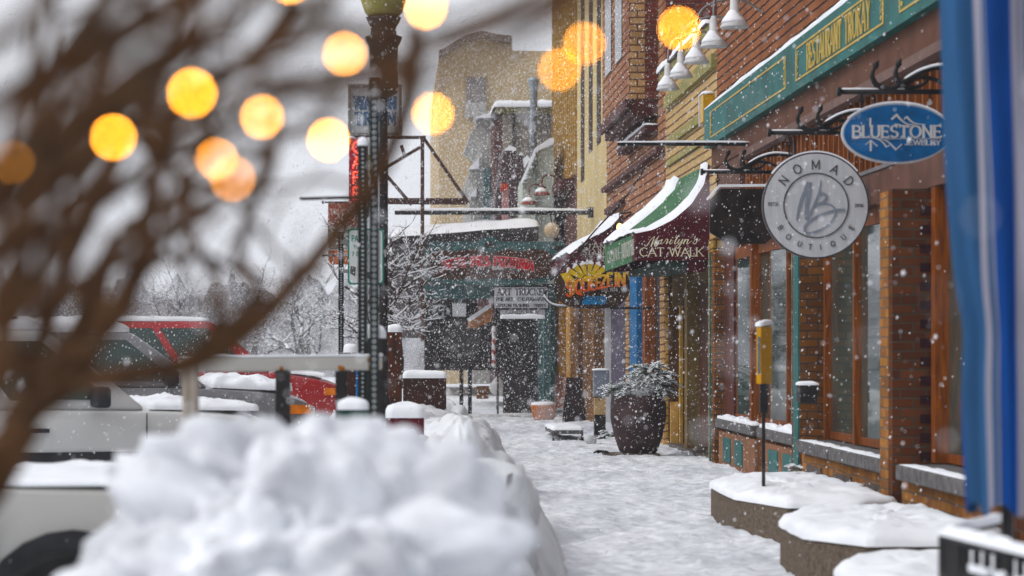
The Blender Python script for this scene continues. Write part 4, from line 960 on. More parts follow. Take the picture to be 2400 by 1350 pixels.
Ym = 62.0; t = thing('brown_building', 'flat roofed grey brown building with thick snow on its roof behind the chimney pipe', 'building', P(1230, 900, Ym))
pxbox(1178, 262, 1420, 900, Ym, Ym + 8, 'wall', mat('grey_stucco', (0.27, 0.24, 0.20), 0.85, scale=1.2, var=0.25), t)
m = MB(); m.prism([P(a, b, Ym) for a, b in ((1158,290),(1178,262),(1178,900),(1158,900))], (0, 7.8, 0)); m.build('side_wall', mat('plum_brown_wall', (0.1, 0.045, 0.04)), t)
pxbox(1160, 250, 1420, 265, Ym - 0.15, Ym - 0.01, 'cornice', mat('mossy_cornice', (0.4, 0.33, 0.15)), t)
pxbox(1201, 266, 1206, 345, Ym - 0.1, Ym - 0.005, 'downpipe', black, t)
a, b = P(1158, 250, Ym - 0.3), P(1420, 250, Ym); snowcap(rect(a.x, b.x, Ym - 0.3, Ym + 7.5, a.z), 0.26, 0.03, seed=3, lump=0.2).build('roof_snow', snow, t, True)
t = thing('chimney_pipe', 'tall pale metal chimney pipe with a capped top', 'chimney', P(1250, 400, 60))
p = P(1251, 420, 60); m = MB(); m.lathe(p, [(0.095, 0), (0.095, 2.25), (0.12, 2.27), (0.12, 2.42), (0.14, 2.43), (0.14, 2.5), (0.03, 2.53)], 20); m.build('pipe', mat('pale_blue_metal', (0.38, 0.44, 0.50), 0.35, 0.3, var=0.1), t, True)

Yc = 64.0; t = thing('grey_shop', 'grey false-front shop with an old moulded cornice left of the brown building', 'building', P(1130, 900, Yc))
m = MB(); m.prism([P(a, b, Yc) for a, b in ((1157,278),(1157,900),(1108,900),(1108,520),(1100,500),(1101,470),(1112,450),(1106,430),(1098,415),(1103,395),(1122,380),(1124,345),(1112,330),(1101,322),(1103,308),(1117,296),(1116,282))], (0, 6, 0)); m.build('front', mat('grey_white_timber', (0.36, 0.35, 0.33), 0.7, var=0.25, scale=2), t)
for (x0, y0, x1, y1) in ((1110,276,1160,262), (1098,395,1122,372), (1100,460,1116,440)):
    a, b = P(x0, y0, Yc - 0.2), P(x1, y1, Yc); m = MB(); m.prism([(a.x, Yc - .2, a.z), (b.x, Yc - .2, a.z), (b.x, Yc - .2, b.z)], (0, 1.2, 0)); m.build('ledge_snow', snow, t)
pxbox(1134, 392, 1149, 560, Yc - 0.4, Yc - 0.01, 'teal_corner_board', greyteal, t)

t = thing('gabled_shop', 'dark purple brown steep-roofed shop front with snow on its peak', 'building', P(1200, 900, 58))
m = MB(); m.prism([P(a, b, 58) for a, b in ((1160,470),(1182,352),(1210,350),(1210,370),(1216,360),(1226,362),(1230,395),(1242,900),(1160,900))], (0, 3, 0)); m.build('front', mat('plum_timber', (0.06, 0.035, 0.04), 0.7, var=0.4), t)
m = MB(); m.prism([P(a, b, 57.9) for a, b in ((1180,352),(1196,340),(1210,348),(1210,353))], (0, 3, 0)); m.prism([P(a, b, 57.9) for a, b in ((1215,362),(1221,356),(1227,363))], (0, 3, 0))
m.prism([P(a, b, 57.8) for a, b in ((1226,372),(1236,364),(1243,372),(1230,392))], (0, 3, 0)); m.build('snow', snow, t)
t = thing('white_gabled_shop', 'pale green white shop front with a steep snow covered half gable', 'building', P(1276, 900, 56))
m = MB(); m.prism([P(a, b, 56) for a, b in ((1224,425),(1258,352),(1290,330),(1298,330),(1298,900),(1224,900))], (0, 3, 0)); m.build('front', mat('pale_green_white', (0.50, 0.54, 0.48), 0.7, var=0.15, scale=1.5), t)
m = MB(); m.prism([P(a, b, 55.9) for a, b in ((1222,428),(1255,346),(1288,324),(1298,322),(1298,338),(1262,352),(1226,432))], (0, 0.4, 0)); m.build('roof_snow', snow, t)
m = MB(); m.prism([P(a, b, 55.85) for a, b in ((1225,430),(1256,362),(1257,378),(1227,440))], (0, 0.14, 0)); m.build('gable_board', mat('grey_green_board', (0.20, 0.24, 0.21), 0.7), t)
pxbox(1255, 356, 1258, 700, 55.9, 55.99, 'corner_board', mat('pale_teal', (0.15, 0.22, 0.22)), t)
pxbox(1178, 436, 1192, 620, 54, 54.3, 'pink_post', mat('faded_pink_post', (0.50, 0.28, 0.29), 0.6), t)
pxbox(1174, 430, 1190, 447, 53.9, 53.99, 'red_marker', mat('red_marker', (0.55, 0.08, 0.04)), t)
for i, (px, py) in enumerate(((1240, 462), (1270, 440))):
    p = P(px, py, 53); l = thing('shop_lamp', ('red gooseneck lamp, lower of the two by the pale shop front', 'red gooseneck lamp, upper of the two by the pale shop front')[i], 'lamp', p)
    m = MB(); m.tube(catmull([P(px, py - 4, 53), P(px + 2, py - 22, 53), P(px + 15, py - 30, 53), P(px + 40, py - 22, 53)], 5), 0.018, 6); m.build('arm', mat('rust_red_arm', (0.12, 0.03, 0.025)), l, True)
    m = MB(); m.lathe((p.x, p.y, p.z - 0.16), [(0.19, 0), (0.17, 0.03), (0.07, 0.13), (0.04, 0.18)], 16); m.build('shade', mat('rust_red', (0.25, 0.05, 0.035), 0.5), l, True)
    m = MB(); m.lathe((p.x - 0.02, p.y - .02, p.z - 0.10), [(0.14, 0), (0.12, 0.05), (0.05, 0.10)], 12); m.build('snow', snow, l, True)
# end wall lantern of brick building
p = P(1446, 180, 44.0); l = thing('wall_lamp', 'white dome lamp with snow high on the red brick wall', 'lamp', p)
m = MB(); m.lathe((p.x, p.y, p.z - 0.14), [(0.18, 0), (0.15, 0.04), (0.12, 0.18), (0.10, 0.20)], 20); m.build('shade', metalw, l, True)
m = MB(); m.tube(catmull([(p.x, p.y, p.z + 0.05), (p.x + 0.1, p.y, p.z + 0.25), (p.x + 0.3, p.y, p.z + 0.25), (4.0, p.y, p.z)], 5), 0.02, 6); m.build('arm', black, l, True)

# ================================================================ sign tower
Yt = 45.0; rust = mat('rusty_steel', (0.10, 0.045, 0.03), 0.7, col2=(0.05, 0.03, 0.028), scale=5)
t = thing('sign_tower', 'rusty steel sign frame holding a white sign with blue slab lettering', 'sign tower', P(905, 800, Yt))
m = MB(); bw = 0.035
for pts in (((990,322),(990,800)), ((905,322),(998,322)), ((905,468),(1095,468)), ((905,475),(1095,476)), ((992,322),(1098,476)), ((905,392),(985,345)), ((940,340),(948,365)), ((905,410),(965,480)), ((905,200),(905,800)), ((827,318),(905,318)), ((827,210),(827,318)), ((935,205),(937,318))):
    m.tube([P(a, b, Yt) for a, b in pts], bw, 6)
m.build('frame', rust, t)
a, b = P(822, 205, Yt - .1), P(936, 312, Yt - .1)
s_ = MB().box(a.x, b.x, Yt - 0.15, Yt - 0.05, b.z, a.z).build('sign_face', mat('sign_cream_white', (0.50, 0.52, 0.53), 0.5, var=0.06), t)
m = MB(); e = 0.05
m.box(a.x - e, b.x + e, Yt - 0.2, Yt - 0.04, a.z, a.z + e); m.box(a.x - e, b.x + e, Yt - 0.2, Yt - 0.04, b.z - e, b.z); m.box(a.x - e, a.x, Yt - 0.2, Yt - 0.04, b.z, a.z); m.box(b.x, b.x + e, Yt - 0.2, Yt - 0.04, b.z, a.z); m.build('sign_frame', mat('grey_frame', (0.22, 0.22, 0.21), 0.5), s_)
m = MB(); cx = (a.x + b.x) / 2
text(m, 'WAGON', (cx, Yt - 0.15, P(0, 243, Yt).z), UX, UZ, NY, 0.22, 0.055, 0.01, serif=0.14, width=0.76, gap=0.2); text(m, 'TRAIN', (cx, Yt - 0.15, P(0, 280, Yt).z), UX, UZ, NY, 0.22, 0.055, 0.01, serif=0.14, width=0.74, gap=0.2)
m.build('lettering', mat('slate_blue', (0.045, 0.11, 0.20), 0.5), s_)
capbox('snow', t, a.x - e, b.x + e, Yt - 0.2, Yt, a.z + e, 0.05, 3)
a, b = P(818, 324, Yt), P(862, 478, Yt)
s_ = MB().box(a.x, b.x, Yt - 0.15, Yt - 0.0, b.z, a.z).build('red_sign', mat('neon_backing_red', (0.30, 0.015, 0.03), 0.5), t)
m = MB()
for k, ch in enumerate('CAFE'): glyph(m, ch, P(827, 358 + k * 36, Yt - 0.16), UX, UZ, NY, 0.21, 0.028, 0.02)
m.build('neon_letters', mat('neon_red', (0.8, 0.1, 0.05), emit=(1, 0.10, 0.05), es=1.0), s_)
# ================================================================ banner lamp far, lamp post near
olive = mat('frosted_olive_globe', (0.34, 0.30, 0.10), 0.35, col2=(0.22, 0.20, 0.08), scale=4)
def lamp_post(label, px, Y, zg, s=1.0):
    x = P(px, 0, Y).x; t = thing('street_lamp', label, 'street lamp', (x, Y, 0))
    m = MB(); m.lathe((x, Y, 0), [(0.16, 0), (0.16, 0.1), (0.10, 0.25), (0.08, 0.8), (0.047, 0.9), (0.043, zg - 0.62), (0.075, zg - 0.6), (0.075, zg - 0.55)], 20); m.build('pole', darkpost, t, True)
    m = MB(); m.lathe((x, Y, zg - 0.85), [(0.05, 0), (0.09, 0.02), (0.15, 0.06), (0.16, 0.12), (0.15, 0.35), (0.155, 0.55), (0.19, 0.62), (0.20, 0.66), (0.14, 0.68), (0.135, 0.76), (0.17, 0.82), (0.19, 0.87)], 24); m.build('collar', darkpost, t, True)
    m = MB(); m.lathe((x, Y, zg + 0.02), [(0.15, 0), (0.20, 0.05), (0.245, 0.18), (0.25, 0.35), (0.20, 0.55), (0.10, 0.72), (0.03, 0.80)], 24); m.build('globe', olive, t, True)
    m = MB(); m.lathe((x, Y, zg + 0.48), [(0.225, 0), (0.21, 0.12), (0.13, 0.30), (0.04, 0.41)], 20); m.build('snow_cap', snow, t, True)
    return t
lamp_post('dark street lamp with a large olive glass globe standing beside the perforated posts', 899, 26.0, 4.93)
t = lamp_post('farther street lamp with a snow capped olive globe and orange banners', 848, 50.0, 4.90)
ban = mat('rust_banner', (0.25, 0.07, 0.045), 0.7, var=0.15); Yl = 50.0
m = MB(); m.tube([P(757, 474, Yl), P(848, 474, Yl)], 0.02, 6); m.tube([P(757, 598, Yl), P(848, 598, Yl)], 0.02, 6)
for y in (474, 598): p = P(757, y, Yl); m.lathe((p.x, p.y, p.z - 0.035), [(0.01, 0), (0.035, 0.035), (0.01, 0.07)], 10)
m.build('banner_arms', black, t)
bn = pxbox(769, 476, 842, 530, Yl - 0.01, Yl + 0.01, 'banner', ban, t)
b2 = pxbox(769, 530.2, 842, 585, Yl - 0.01, Yl + 0.01, 'banner_landscape', mat('grey_banner', (0.30, 0.28, 0.25), 0.7, col2=(0.14, 0.13, 0.12), scale=5), t)
b3 = pxbox(769, 586, 842, 620, Yl - 0.011, Yl + 0.011, 'banner_foot', mat('orange_banner', (0.42, 0.11, 0.02), 0.7), t)
m = MB(); text(m, 'TRUCKEE', (P(806, 0, Yl).x, Yl - 0.01, P(0, 496, Yl).z), UX, UZ, NY, 0.10, 0.016, 0.004, width=0.58); m.build('lettering', mat('pale_print', (0.55, 0.42, 0.38)), bn)
m = MB(); text(m, 'BASECAMP', (P(806, 0, Yl).x, Yl - 0.011, P(0, 596, Yl).z), UX, UZ, NY, 0.07, 0.014, 0.004, width=0.58); m.build('lettering', mat('pale_print', (0.55, 0.42, 0.38)), b3)
t = thing('banner_arm', 'blurred thin metal banner arm reaching out beside the near perforated post', 'banner arm', P(862, 462, 13))
m = MB(); m.tube([P(706, 466, 13), P(868, 461, 13)], 0.0085, 8); m.lathe(P(706, 468, 13), [(0.004, 0), (0.014, 0.006), (0.004, 0.014)], 8); m.build('arm', darkpost, t)

# perforated sign posts
holes = mat('pale_holes', (0.60, 0.62, 0.64), 0.8)
def perf(label, px, Y, z1, half, hole_px, z0=0.0):
    x = P(px, 0, Y).x; t = thing('perforated_post', label, 'sign post', (x, Y, z0), group='perforated square steel sign posts')
    m = MB(); m.box(x - half, x + half, Y - half, Y + half, z0, z1); m.build('tube', mat('black_green_steel', (0.018, 0.022, 0.02), 0.4, var=0.3), t)
    m = MB(); z = z0 + 0.03
    while z < z1 - 0.02:
        m.prism([(x + 0.0058 * cos(a*pi/4), Y - half - 0.001, z + 0.0058 * sin(a*pi/4)) for a in range(8)], (0, -0.002, 0)); z += 0.0254
    m.build('snow_filled_holes', holes, t)
    snowcap(rect(x - half, x + half, Y - half, Y + half, z1), 0.05, 0.004, seed=2, lump=0.1).build('snow_cap', snow, t, True); return t
perf('black perforated square post holding the green and white parking sign', 799.5, 25.5, 2.62, 0.028, 0)
perf('black perforated square post with a snow cap, in the middle of three', 850, 14.0, 2.57, 0.028, 0)
perf('black perforated square post nearest the camera, just left of the street lamp pole', 877, 10.3, 2.55, 0.023, 0)
Y = 25.4; t = thing('parking_sign', 'white parking sign with green border and green lettering behind the perforated posts', 'sign', P(857, 660, Y))
def rrect(x0, y0, x1, y1, r):
    o = []
    for cx, cy, a0 in ((x1-r,y0+r,-90),(x1-r,y1-r,0),(x0+r,y1-r,90),(x0+r,y0+r,180)):
        o += [(cx + r*cos(R(a0 + k*30)), cy + r*sin(R(a0 + k*30))) for k in range(4)]
    return o
m = MB(); m.prism([P(a, b, Y + 0.01) for a, b in rrect(815, 536, 900, 667, 9)], (0, -0.008, 0)); m.build('border', mat('sign_green', (0.01, 0.20, 0.13), 0.5), t)
m = MB(); m.prism([P(a, b, Y + 0.001) for a, b in rrect(819, 540, 896, 663, 7)], (0, -0.003, 0)); m.build('face', mat('sign_white2', (0.62, 0.64, 0.64), 0.5, var=0.05), t)
m = MB(); text(m, 'PAY TO PARK'[:0] + 'PAY TH', (P(846, 0, Y).x, Y - 0.002, P(0, 559, Y).z), UX, UZ, NY, 0.062, 0.009, 0.003, width=0.19 * 1.0); text(m, '10 TO', (P(847, 0, Y).x, Y - 0.002, P(0, 578, Y).z), UX, UZ, NY, 0.036, 0.006, 0.003, width=0.16); text(m, '7 DAYS/', (P(845, 0, Y).x, Y - 0.002, P(0, 595, Y).z), UX, UZ, NY, 0.036, 0.006, 0.003, width=0.18)
m.build('lettering', mat('sign_green', (0.01, 0.2, 0.13)), t)
m = MB(); m.prism([P(a, b, Y - 0.003) for a, b in ((822,623),(834,626),(832,648),(820,640))], (0, -0.003, 0)); m.prism([P(868 + 9*cos(a*pi/8), 645 + 10*sin(a*pi/8), Y - 0.003) for a in range(16)], (0, -0.003, 0)); m.build('emblems', ink, t)
m = MB(); m.box(P(797, 0, Y).x, P(822, 0, Y).x, Y + 0.011, Y + 0.04, P(0, 571, Y).z, P(0, 562, Y).z); m.box(P(797, 0, Y).x, P(822, 0, Y).x, Y + 0.011, Y + 0.04, P(0, 640, Y).z, P(0, 631, Y).z); m.build('clamps', mat('galvanised_arm', (0.25, 0.24, 0.24)), t)
Y = 24; t = thing('blue_sign', 'blue and white sign low behind the black bollard', 'sign', P(848, 945, Y))
pxbox(834, 868, 861, 944, Y, Y + 0.01, 'face', mat('sign_blue2', (0.01, 0.16, 0.42), 0.5), t)
m = MB(); m.prism([P(a, b, Y - 0.001) for a, b in ((849,938),(856,925),(858,930),(852,942))], (0, -0.003, 0)); m.prism([P(854 + 3.5*cos(a*pi/5), 908 + 4*sin(a*pi/5), Y - 0.001) for a in range(10)], (0, -0.003, 0)); pxbox(834, 885, 861, 888, Y - 0.003, Y - 0.001, 'white_line', white, t); m.build('symbol', white, t)

# bollards, boxes, railing
def capped(name, label, cat, px0, px1, pyt, Y, depth, mt, z0=0.0, h=0.05, dome=0.12):
    a, b = P(px0, pyt, Y), P(px1, pyt, Y); t = thing(name, label, cat, ((a.x + b.x) / 2, Y + depth / 2, z0))
    q = MB().box(a.x, b.x, Y, Y + depth, z0, a.z).build('body', mt, t); bevel(q, 0.008)
    snowcap(rect(a.x, b.x, Y, Y + depth, a.z), h, 0.006, seed=int(px0), lump=dome).build('snow_cap', snow, t, True); return t
rustbox = mat('brown_rusty_paint', (0.055, 0.020, 0.014), 0.6, col2=(0.028, 0.013, 0.012), scale=5, detail=8)
capped('utility_box', 'dark brown steel box under a smooth dome of snow beside the walk', 'utility box', 945, 1046, 886, 30.0, 0.5, rustbox, 0.15, 0.10)
capped('steel_bollard', 'tall rusty brown steel bollard with a round snow cap right of the street lamp', 'bollard', 906, 942, 778, 28.0, 0.19, mat('rust_streaked_steel', (0.10, 0.028, 0.010), 0.6, col2=(0.025, 0.014, 0.013), scale=6, stretch=(3, 3, 0.8)), 0, 0.09)
capped('steel_bollard', 'brown bollard with snow on top between the perforated posts', 'bollard', 806, 836, 826, 24.0, 0.15, rustbox, 0, 0.09)
t = capped('steel_bollard', 'blurred near dark bollard with a thick snow cap behind the white rail end', 'bollard', 847, 903, 792, 14.3, 0.12, darkpost, 0, 0.075)
m = MB(); p = P(879, 903, 14.28); m.prism([(p.x + 0.018*cos(a*pi/8), p.y + .02, p.z + 0.05*sin(a*pi/8)) for a in range(16)], (0, -0.022, 0)); m.build('white_mark', white, t)
capped('newspaper_box', 'low green box topped with snow half sunk behind the foreground snow pile', 'box', 791, 861, 960, 12.2, 0.2, mat('dark_green_box', (0.01, 0.07, 0.05), 0.5), 0, 0.055)
capped('litter_bin', 'maroon edged bin covered with a slope of snow beyond the foreground pile', 'bin', 905, 994, 979, 19.0, 0.4, mat('maroon_bin', (0.10, 0.012, 0.02), 0.5), 0.0, 0.12, 0.05)
t = thing('railing', 'cream painted rusty rail on dark posts crossing behind the branches', 'railing', P(700, 900, 12.3))
cr_ = mat('cream_rusty_paint', (0.60, 0.58, 0.53), 0.6, scale=2.5, col2=(0.66, 0.64, 0.60), var=0.1)
a, b = P(420, 857, 12.9), P(891, 851, 13.6)
m = MB(); u = (b - a).normalized(); w2 = Vector((-u.y, u.x, 0)) * 0.03
m.prism([a + w2 + Vector((0,0,-.038)), a - w2 + Vector((0,0,-.038)), a - w2 + Vector((0,0,.04)), a + w2 + Vector((0,0,.04))], b - a); q = m.build('rail', cr_, t); bevel(q, 0.014, 3)
m = MB(); 
for k in range(24):
    f0 = a.lerp(b, k / 24); f1 = a.lerp(b, (k + 1) / 24); h0 = 0.04 + 0.012 + 0.008 * nz((k, 0, 0), 0.7); h1 = 0.04 + 0.012 + 0.008 * nz((k + 1, 0, 0), 0.7)
    m.add([f0 + w2 + Vector((0,0,.039)), f0 - w2 + Vector((0,0,.039)), f0 - w2*0.7 + Vector((0,0,h0)), f0 + w2*0.7 + Vector((0,0,h0)), f1 + w2 + Vector((0,0,.039)), f1 - w2 + Vector((0,0,.039)), f1 - w2*0.7 + Vector((0,0,h1)), f1 + w2*0.7 + Vector((0,0,h1))], [(0,4,5,1),(1,5,6,2),(2,6,7,3),(3,7,4,0)])
m.build('rail_snow', snow, t, True)
rs = mat('orange_rust', (0.35, 0.13, 0.03), 0.8, var=0.4)
m = MB()
for px, py in ((662, 864), (795, 862), (802, 864), (863, 845), (866, 862)):
    p = P(px, py, 13.4); f = (p.x - a.x) / (b.x - a.x); q = a.lerp(b, f) - w2.normalized() * 0.0; m.lathe((q.x, q.y - 0.0312, P(px, py, q.y).z - 0.01), [(0.004, 0), (0.014, 0.006), (0.012, 0.02), (0.003, 0.024)], 8)
m.build('rust_spots', rs, t)
for px, Yp, w, mt in ((663, 13.2, 0.04, darkpost), (800, 13.45, 0.033, darkpost)):
    p = P(px, 870, Yp); MB().box(p.x - w, p.x + w, Yp - 0.02, Yp + 0.04, 0, p.z).build('post', mt, t)
t = thing('wooden_post', 'pale grey weathered wooden post left of the snow pile', 'post', (P(447, 0, 9).x, 9, 0))
p = P(447, 848, 9.0); bevel(MB().box(p.x - 0.03, p.x + 0.03, 8.97, 9.03, 0, p.z).build('post', mat('weathered_wood', (0.22, 0.18, 0.14), 0.8, stretch=(20, 20, 1), scale=4, col2=(0.38, 0.34, 0.30)), t), 0.01)

# ================================================================ planters, urn, bowl, boards
conc = mat('aggregate_concrete', (0.085, 0.065, 0.05), 0.9, scale=40, col2=(0.18, 0.145, 0.115), bump=0.3)
def planter(label, poly, h, hs, seed):
    cx = sum(p[0] for p in poly) / len(poly); cy = sum(p[1] for p in poly) / len(poly)
    t = thing('planter', label, 'planter', (cx, cy, 0), group='low stone planters buried in snow')
    m = MB(); m.prism([(x, y, -0.05) for x, y in poly], (0, 0, h + 0.05)); bevel(m.build('wall', conc, t), 0.02)
    m = snowcap([(x, y, h) for x, y in poly], hs, 0.015, 12, seed, lump=0.2); m.build('snow_mound', snow, t, True)
g = lambda px, py, z: (P(px, py, 1).x / -(P(px, py, 1).z - EYE) * (EYE - z), (EYE - z) / -(P(px, py, 1).z - EYE))
planter('six sided low stone planter heaped with snow around the yellow box post', [(2.62, 19.9), (2.60, 18.3), (2.83, 17.35), (3.35, 17.3), (3.66, 17.6), (3.66, 20.9), (3.0, 21.0)], 0.25, 0.10, 4)
planter('middle low stone planter with a smooth dome of snow near the brick pier', [(2.5, 15.6), (2.48, 14.55), (2.75, 14.0), (3.55, 14.0), (3.65, 14.5), (3.62, 16.6), (2.85, 16.6)], 0.25, 0.11, 5)
planter('nearest low stone planter, mostly below the frame, by the patio chair', [(2.25, 12.3), (2.25, 11.2), (2.5, 10.7), (3.3, 10.7), (3.3, 13.0), (2.5, 13.0)], 0.24, 0.10, 6)
# sprig in planter corner
def sprig(t, c, n, L, seed, mt, ms, up=0.5, th=0.006):
    rnd = random.Random(seed); m = MB(); m2 = MB()
    for i in range(n):
        a = rnd.uniform(0, 2*pi); e = rnd.uniform(-0.25, 1.2) * up; l = L * rnd.uniform(0.55, 1.1)
        d = Vector((cos(a), sin(a), e + 0.35)).normalized(); p0 = Vector(c) + d * rnd.uniform(0, 0.1) * L
        pts = [p0 + d * (l * k / 5) + Vector((0, 0, -0.5 * l * (k / 5) ** 2)) for k in range(6)]
        m.tube(pts, [th * (1 - k / 7) for k in range(6)], 4)
        for k in range(1, 6):
            for s in (-1, 1):
                for q in range(2):
                    b = pts[k] * (1 - q * .5) + pts[k-1] * q * .5; dd = (d.cross(UZ).normalized() * s + d * 0.7 + Vector((0, 0, rnd.uniform(-.3, .5)))).normalized() * l * 0.28 * (1.2 - k / 6)
                    w = d.cross(dd).normalized() * 0.008
                    m.add([b, b + dd * 0.5 + w, b + dd, b + dd * 0.5 - w], [(0, 1, 2, 3)])
                    wz = Vector((0,0,0.006)); sd = dd.cross(UZ).normalized() * 0.011
                    if rnd.random() < 0.75: m2.add([b + wz - sd*.6, b + wz + sd*.6, b + dd * 0.9 + wz + sd, b + dd * 0.9 + wz - sd, b + dd * 0.5 + wz * 3.2], [(0,1,4),(1,2,4),(2,3,4),(3,0,4)])
        m2.tube([p + Vector((0, 0, th * 1.5)) for p in pts[1:]], [th * 1.3] * 5, 4)
    m.build('boughs', mt, t); m2.build('bough_snow', ms, t, True)
pine = mat('evergreen', (0.035, 0.075, 0.025), 0.7, col2=(0.07, 0.09, 0.03), scale=9)
Y = 31.7; c = P(1496, 1060, Y); cx = c.x
t = thing('urn_planter', 'large dark plum urn full of snowy evergreen boughs outside the awning shop', 'planter', (cx, Y, 0))
m = MB(); m.lathe((cx, Y, 0), [(0.20, 0), (0.25, 0.05), (0.32, 0.25), (0.365, 0.48), (0.365, 0.66), (0.34, 0.75), (0.345, 0.78), (0.31, 0.78), (0.30, 0.68)], 40); m.build('urn', mat('plum_glaze', (0.050, 0.030, 0.032), 0.6, var=0.35, scale=4), t, True)
MB().box(cx - 0.45, cx + 0.25, Y - 0.35, Y + 0.3, -0.05, 0.02).build('base', conc, t)
for k, (dx, dz, n) in enumerate(((0, 0, 34), (0.12, 0.12, 30), (-0.17, -0.02, 26), (0.22, 0.02, 22), (0.12, 0.26, 20), (0.2, 0.16, 20))):
    sprig(t, (cx + dx, Y - 0.05, 0.82 + dz), n, 0.40, 10 + k, pine, snow, 0.55)
m = MB(); blob((cx - 0.22, Y - 0.12, 0.83), (0.10, 0.10, 0.07), 3, 0.2, 5, (24, 16), m); blob((cx + 0.02, Y - 0.05, 0.80), (0.28, 0.25, 0.14), 5, 0.3, 5, (30, 20), m); m.build('snow_clump', mat('mottled_pine_mass', (0.03, 0.045, 0.02), 0.8, scale=14, col2=(0.55, 0.57, 0.6)), t, True)  # dark green mottled with near-white by noise, alike all round
t = thing('evergreen_sprig', 'low snowy evergreen sprig on the ground beside the plum urn', 'plant', (P(1430, 0, 33).x, 33, 0.1)); sprig(t, (P(1432, 0, 33).x, 33, 0.18), 16, 0.26, 31, pine, snow, 0.8)
t = thing('dead_leaves', 'small dark clump of leaves in the trodden snow before the urn', 'leaves', (P(1412, 0, 33.0).x, 31.6, 0)); sprig(t, (P(1412, 0, 31.6).x, 31.6, 0.03), 9, 0.12, 8, black, black, 0.1)
t = thing('dried_plant', 'small dried grass tuft rising from the snowy planter by the teal strip', 'plant', (P(1868, 0, 20.3).x, 20.3, 0.3)); sprig(t, (P(1869, 0, 20.3).x, 20.3, 0.36), 12, 0.12, 41, mat('dry_grass', (0.30, 0.25, 0.18), 0.8), snow, 1.0)
Y = 46.5; cx = P(1275, 0, Y).x
t = thing('bowl_planter', 'round terracotta orange bowl planter with snowy plants near the pizzeria post', 'planter', (cx, Y, 0))
m = MB(); m.lathe((cx, Y, 0), [(0.17, 0), (0.22, 0.08), (0.25, 0.24), (0.27, 0.30), (0.24, 0.30)], 28); m.build('bowl', mat('terracotta', (0.42, 0.14, 0.045), 0.6, var=0.25), t, True)
snowcap([(cx + 0.25*cos(a*pi/6), Y + 0.25*sin(a*pi/6), 0.29) for a in range(12)], 0.08, 0.0, seed=3).build('snow', snow, t, True); sprig(t, (cx, Y, 0.33), 14, 0.18, 9, mat('grey_twigs', (0.15, 0.14, 0.13)), snow, 1.0)
# A-board and snow covered platform
t = thing('sandwich_board', 'dark leaning sandwich board beside the orange bowl planter', 'sandwich board', (P(1345, 0, 41).x, 41, 0))
m = MB(); 
cb_ = mat('charcoal_board', (0.03, 0.02, 0.02), 0.6, var=0.4)
m.prism([P(a, b, 41.0) for a, b in ((1328,885),(1362,885),(1375,985),(1318,990))], (0, 0.05, 0)); m.build('front_panel', cb_, t); m = MB(); m.prism([P(a, b, 41.5) for a, b in ((1330,885),(1352,885),(1368,975),(1352,975))], (0, 0.05, 0)); m.build('rear_panel', cb_, t)
t = thing('snowy_bench_slab', 'low slab covered with flat snow on dark legs in the walk', 'slab', (P(1330, 0, 36).x, 36, 0))
a, b = P(1284, 1003, 37.5), P(1366, 1028, 36.5); MB().box(a.x, b.x, 36.4, 38.2, 0.10, 0.16).build('slab', stone, t); MB().box(b.x - 0.03, b.x, 36.4, 36.45, -0.05, 0.10).build('leg', black, t); MB().box(a.x, a.x + 0.03, 36.4, 36.45, -0.05, 0.10).build('leg', black, t); capbox('snow', t, a.x, b.x, 36.4, 38.2, 0.16, 0.07, 8)
t = thing('wall_cabinet', 'grey electric cabinet with a pale lower half on the wall beside the white door', 'cabinet', (P(1408, 0, 36).x, 37.2, 0.7))
a, b = P(1392, 868, 36.5), P(1428, 930, 36.5); bevel(MB().box(a.x, b.x, 36.5, 36.7, b.z, a.z).build('cabinet', mat('grey_blue_cabinet', (0.20, 0.23, 0.28), 0.5, var=0.1), t), 0.01); capbox('snow', t, a.x, b.x, 36.5, 36.7, a.z, 0.03)
a, b = P(1394, 932, 36.5), P(1420, 972, 36.5); MB().box(a.x, b.x, 36.5, 36.7, b.z, a.z - 0.005).build('lower_box', mat('buff_box', (0.42, 0.30, 0.17), 0.6), t); MB().box(a.x, b.x, 36.52, 36.68, 0, b.z - 0.003).build('stand', black, t)
t = thing('pail', 'small white pail standing in the snow before the urn', 'pail', (P(1380, 0, 35).x, 35, 0)); m = MB(); m.lathe((P(1384, 0, 35).x, 35, 0.0), [(0.08, 0), (0.10, 0.12), (0.1, 0.13)], 18); m.build('pail', metalw, t, True)

# yellow box on a post in the planter
Y = 18.5; t = thing('yellow_box', 'yellow leaflet box with a snowy slanted top on a black post in the planter', 'leaflet box', (P(1790, 0, Y).x, Y, 0.3))
yb = mat('mustard_paint', (0.52, 0.29, 0.03), 0.5, var=0.12, scale=8)
f0, f1, f2 = P(1772, 900, Y), P(1784, 900, Y - 0.03), P(1810, 893, Y + 0.10)
zt = P(0, 765, Y).z; d = Vector((f2.x - f1.x, f2.y - f1.y, 0)); back = f0 + d
m = MB(); m.prism([(f1.x, f1.y, f0.z), (f2.x, f2.y, f0.z), (back.x, back.y, f0.z), (f0.x, f0.y, f0.z)], (0, 0, zt - f0.z)); bevel(m.build('box', yb, t), 0.006)
m = MB(); w_ = (Vector(f1) - Vector(f0)); nn = Vector((-abs(w_.y) - 0.3, -1, 0)).normalized() * 0.004
q0 = Vector(f0) + w_ * 0.28; q1 = Vector(f0) + w_ * 0.78
m.prism([Vector((q0.x, q0.y - .002, f0.z + 0.08)), Vector((q1.x, q1.y - .002, f0.z + 0.08)), Vector((q1.x, q1.y - .002, zt - 0.08)), Vector((q0.x, q0.y - .002, zt - 0.08))], (0, -0.004, 0)); m.build('window_slot', glass, t)
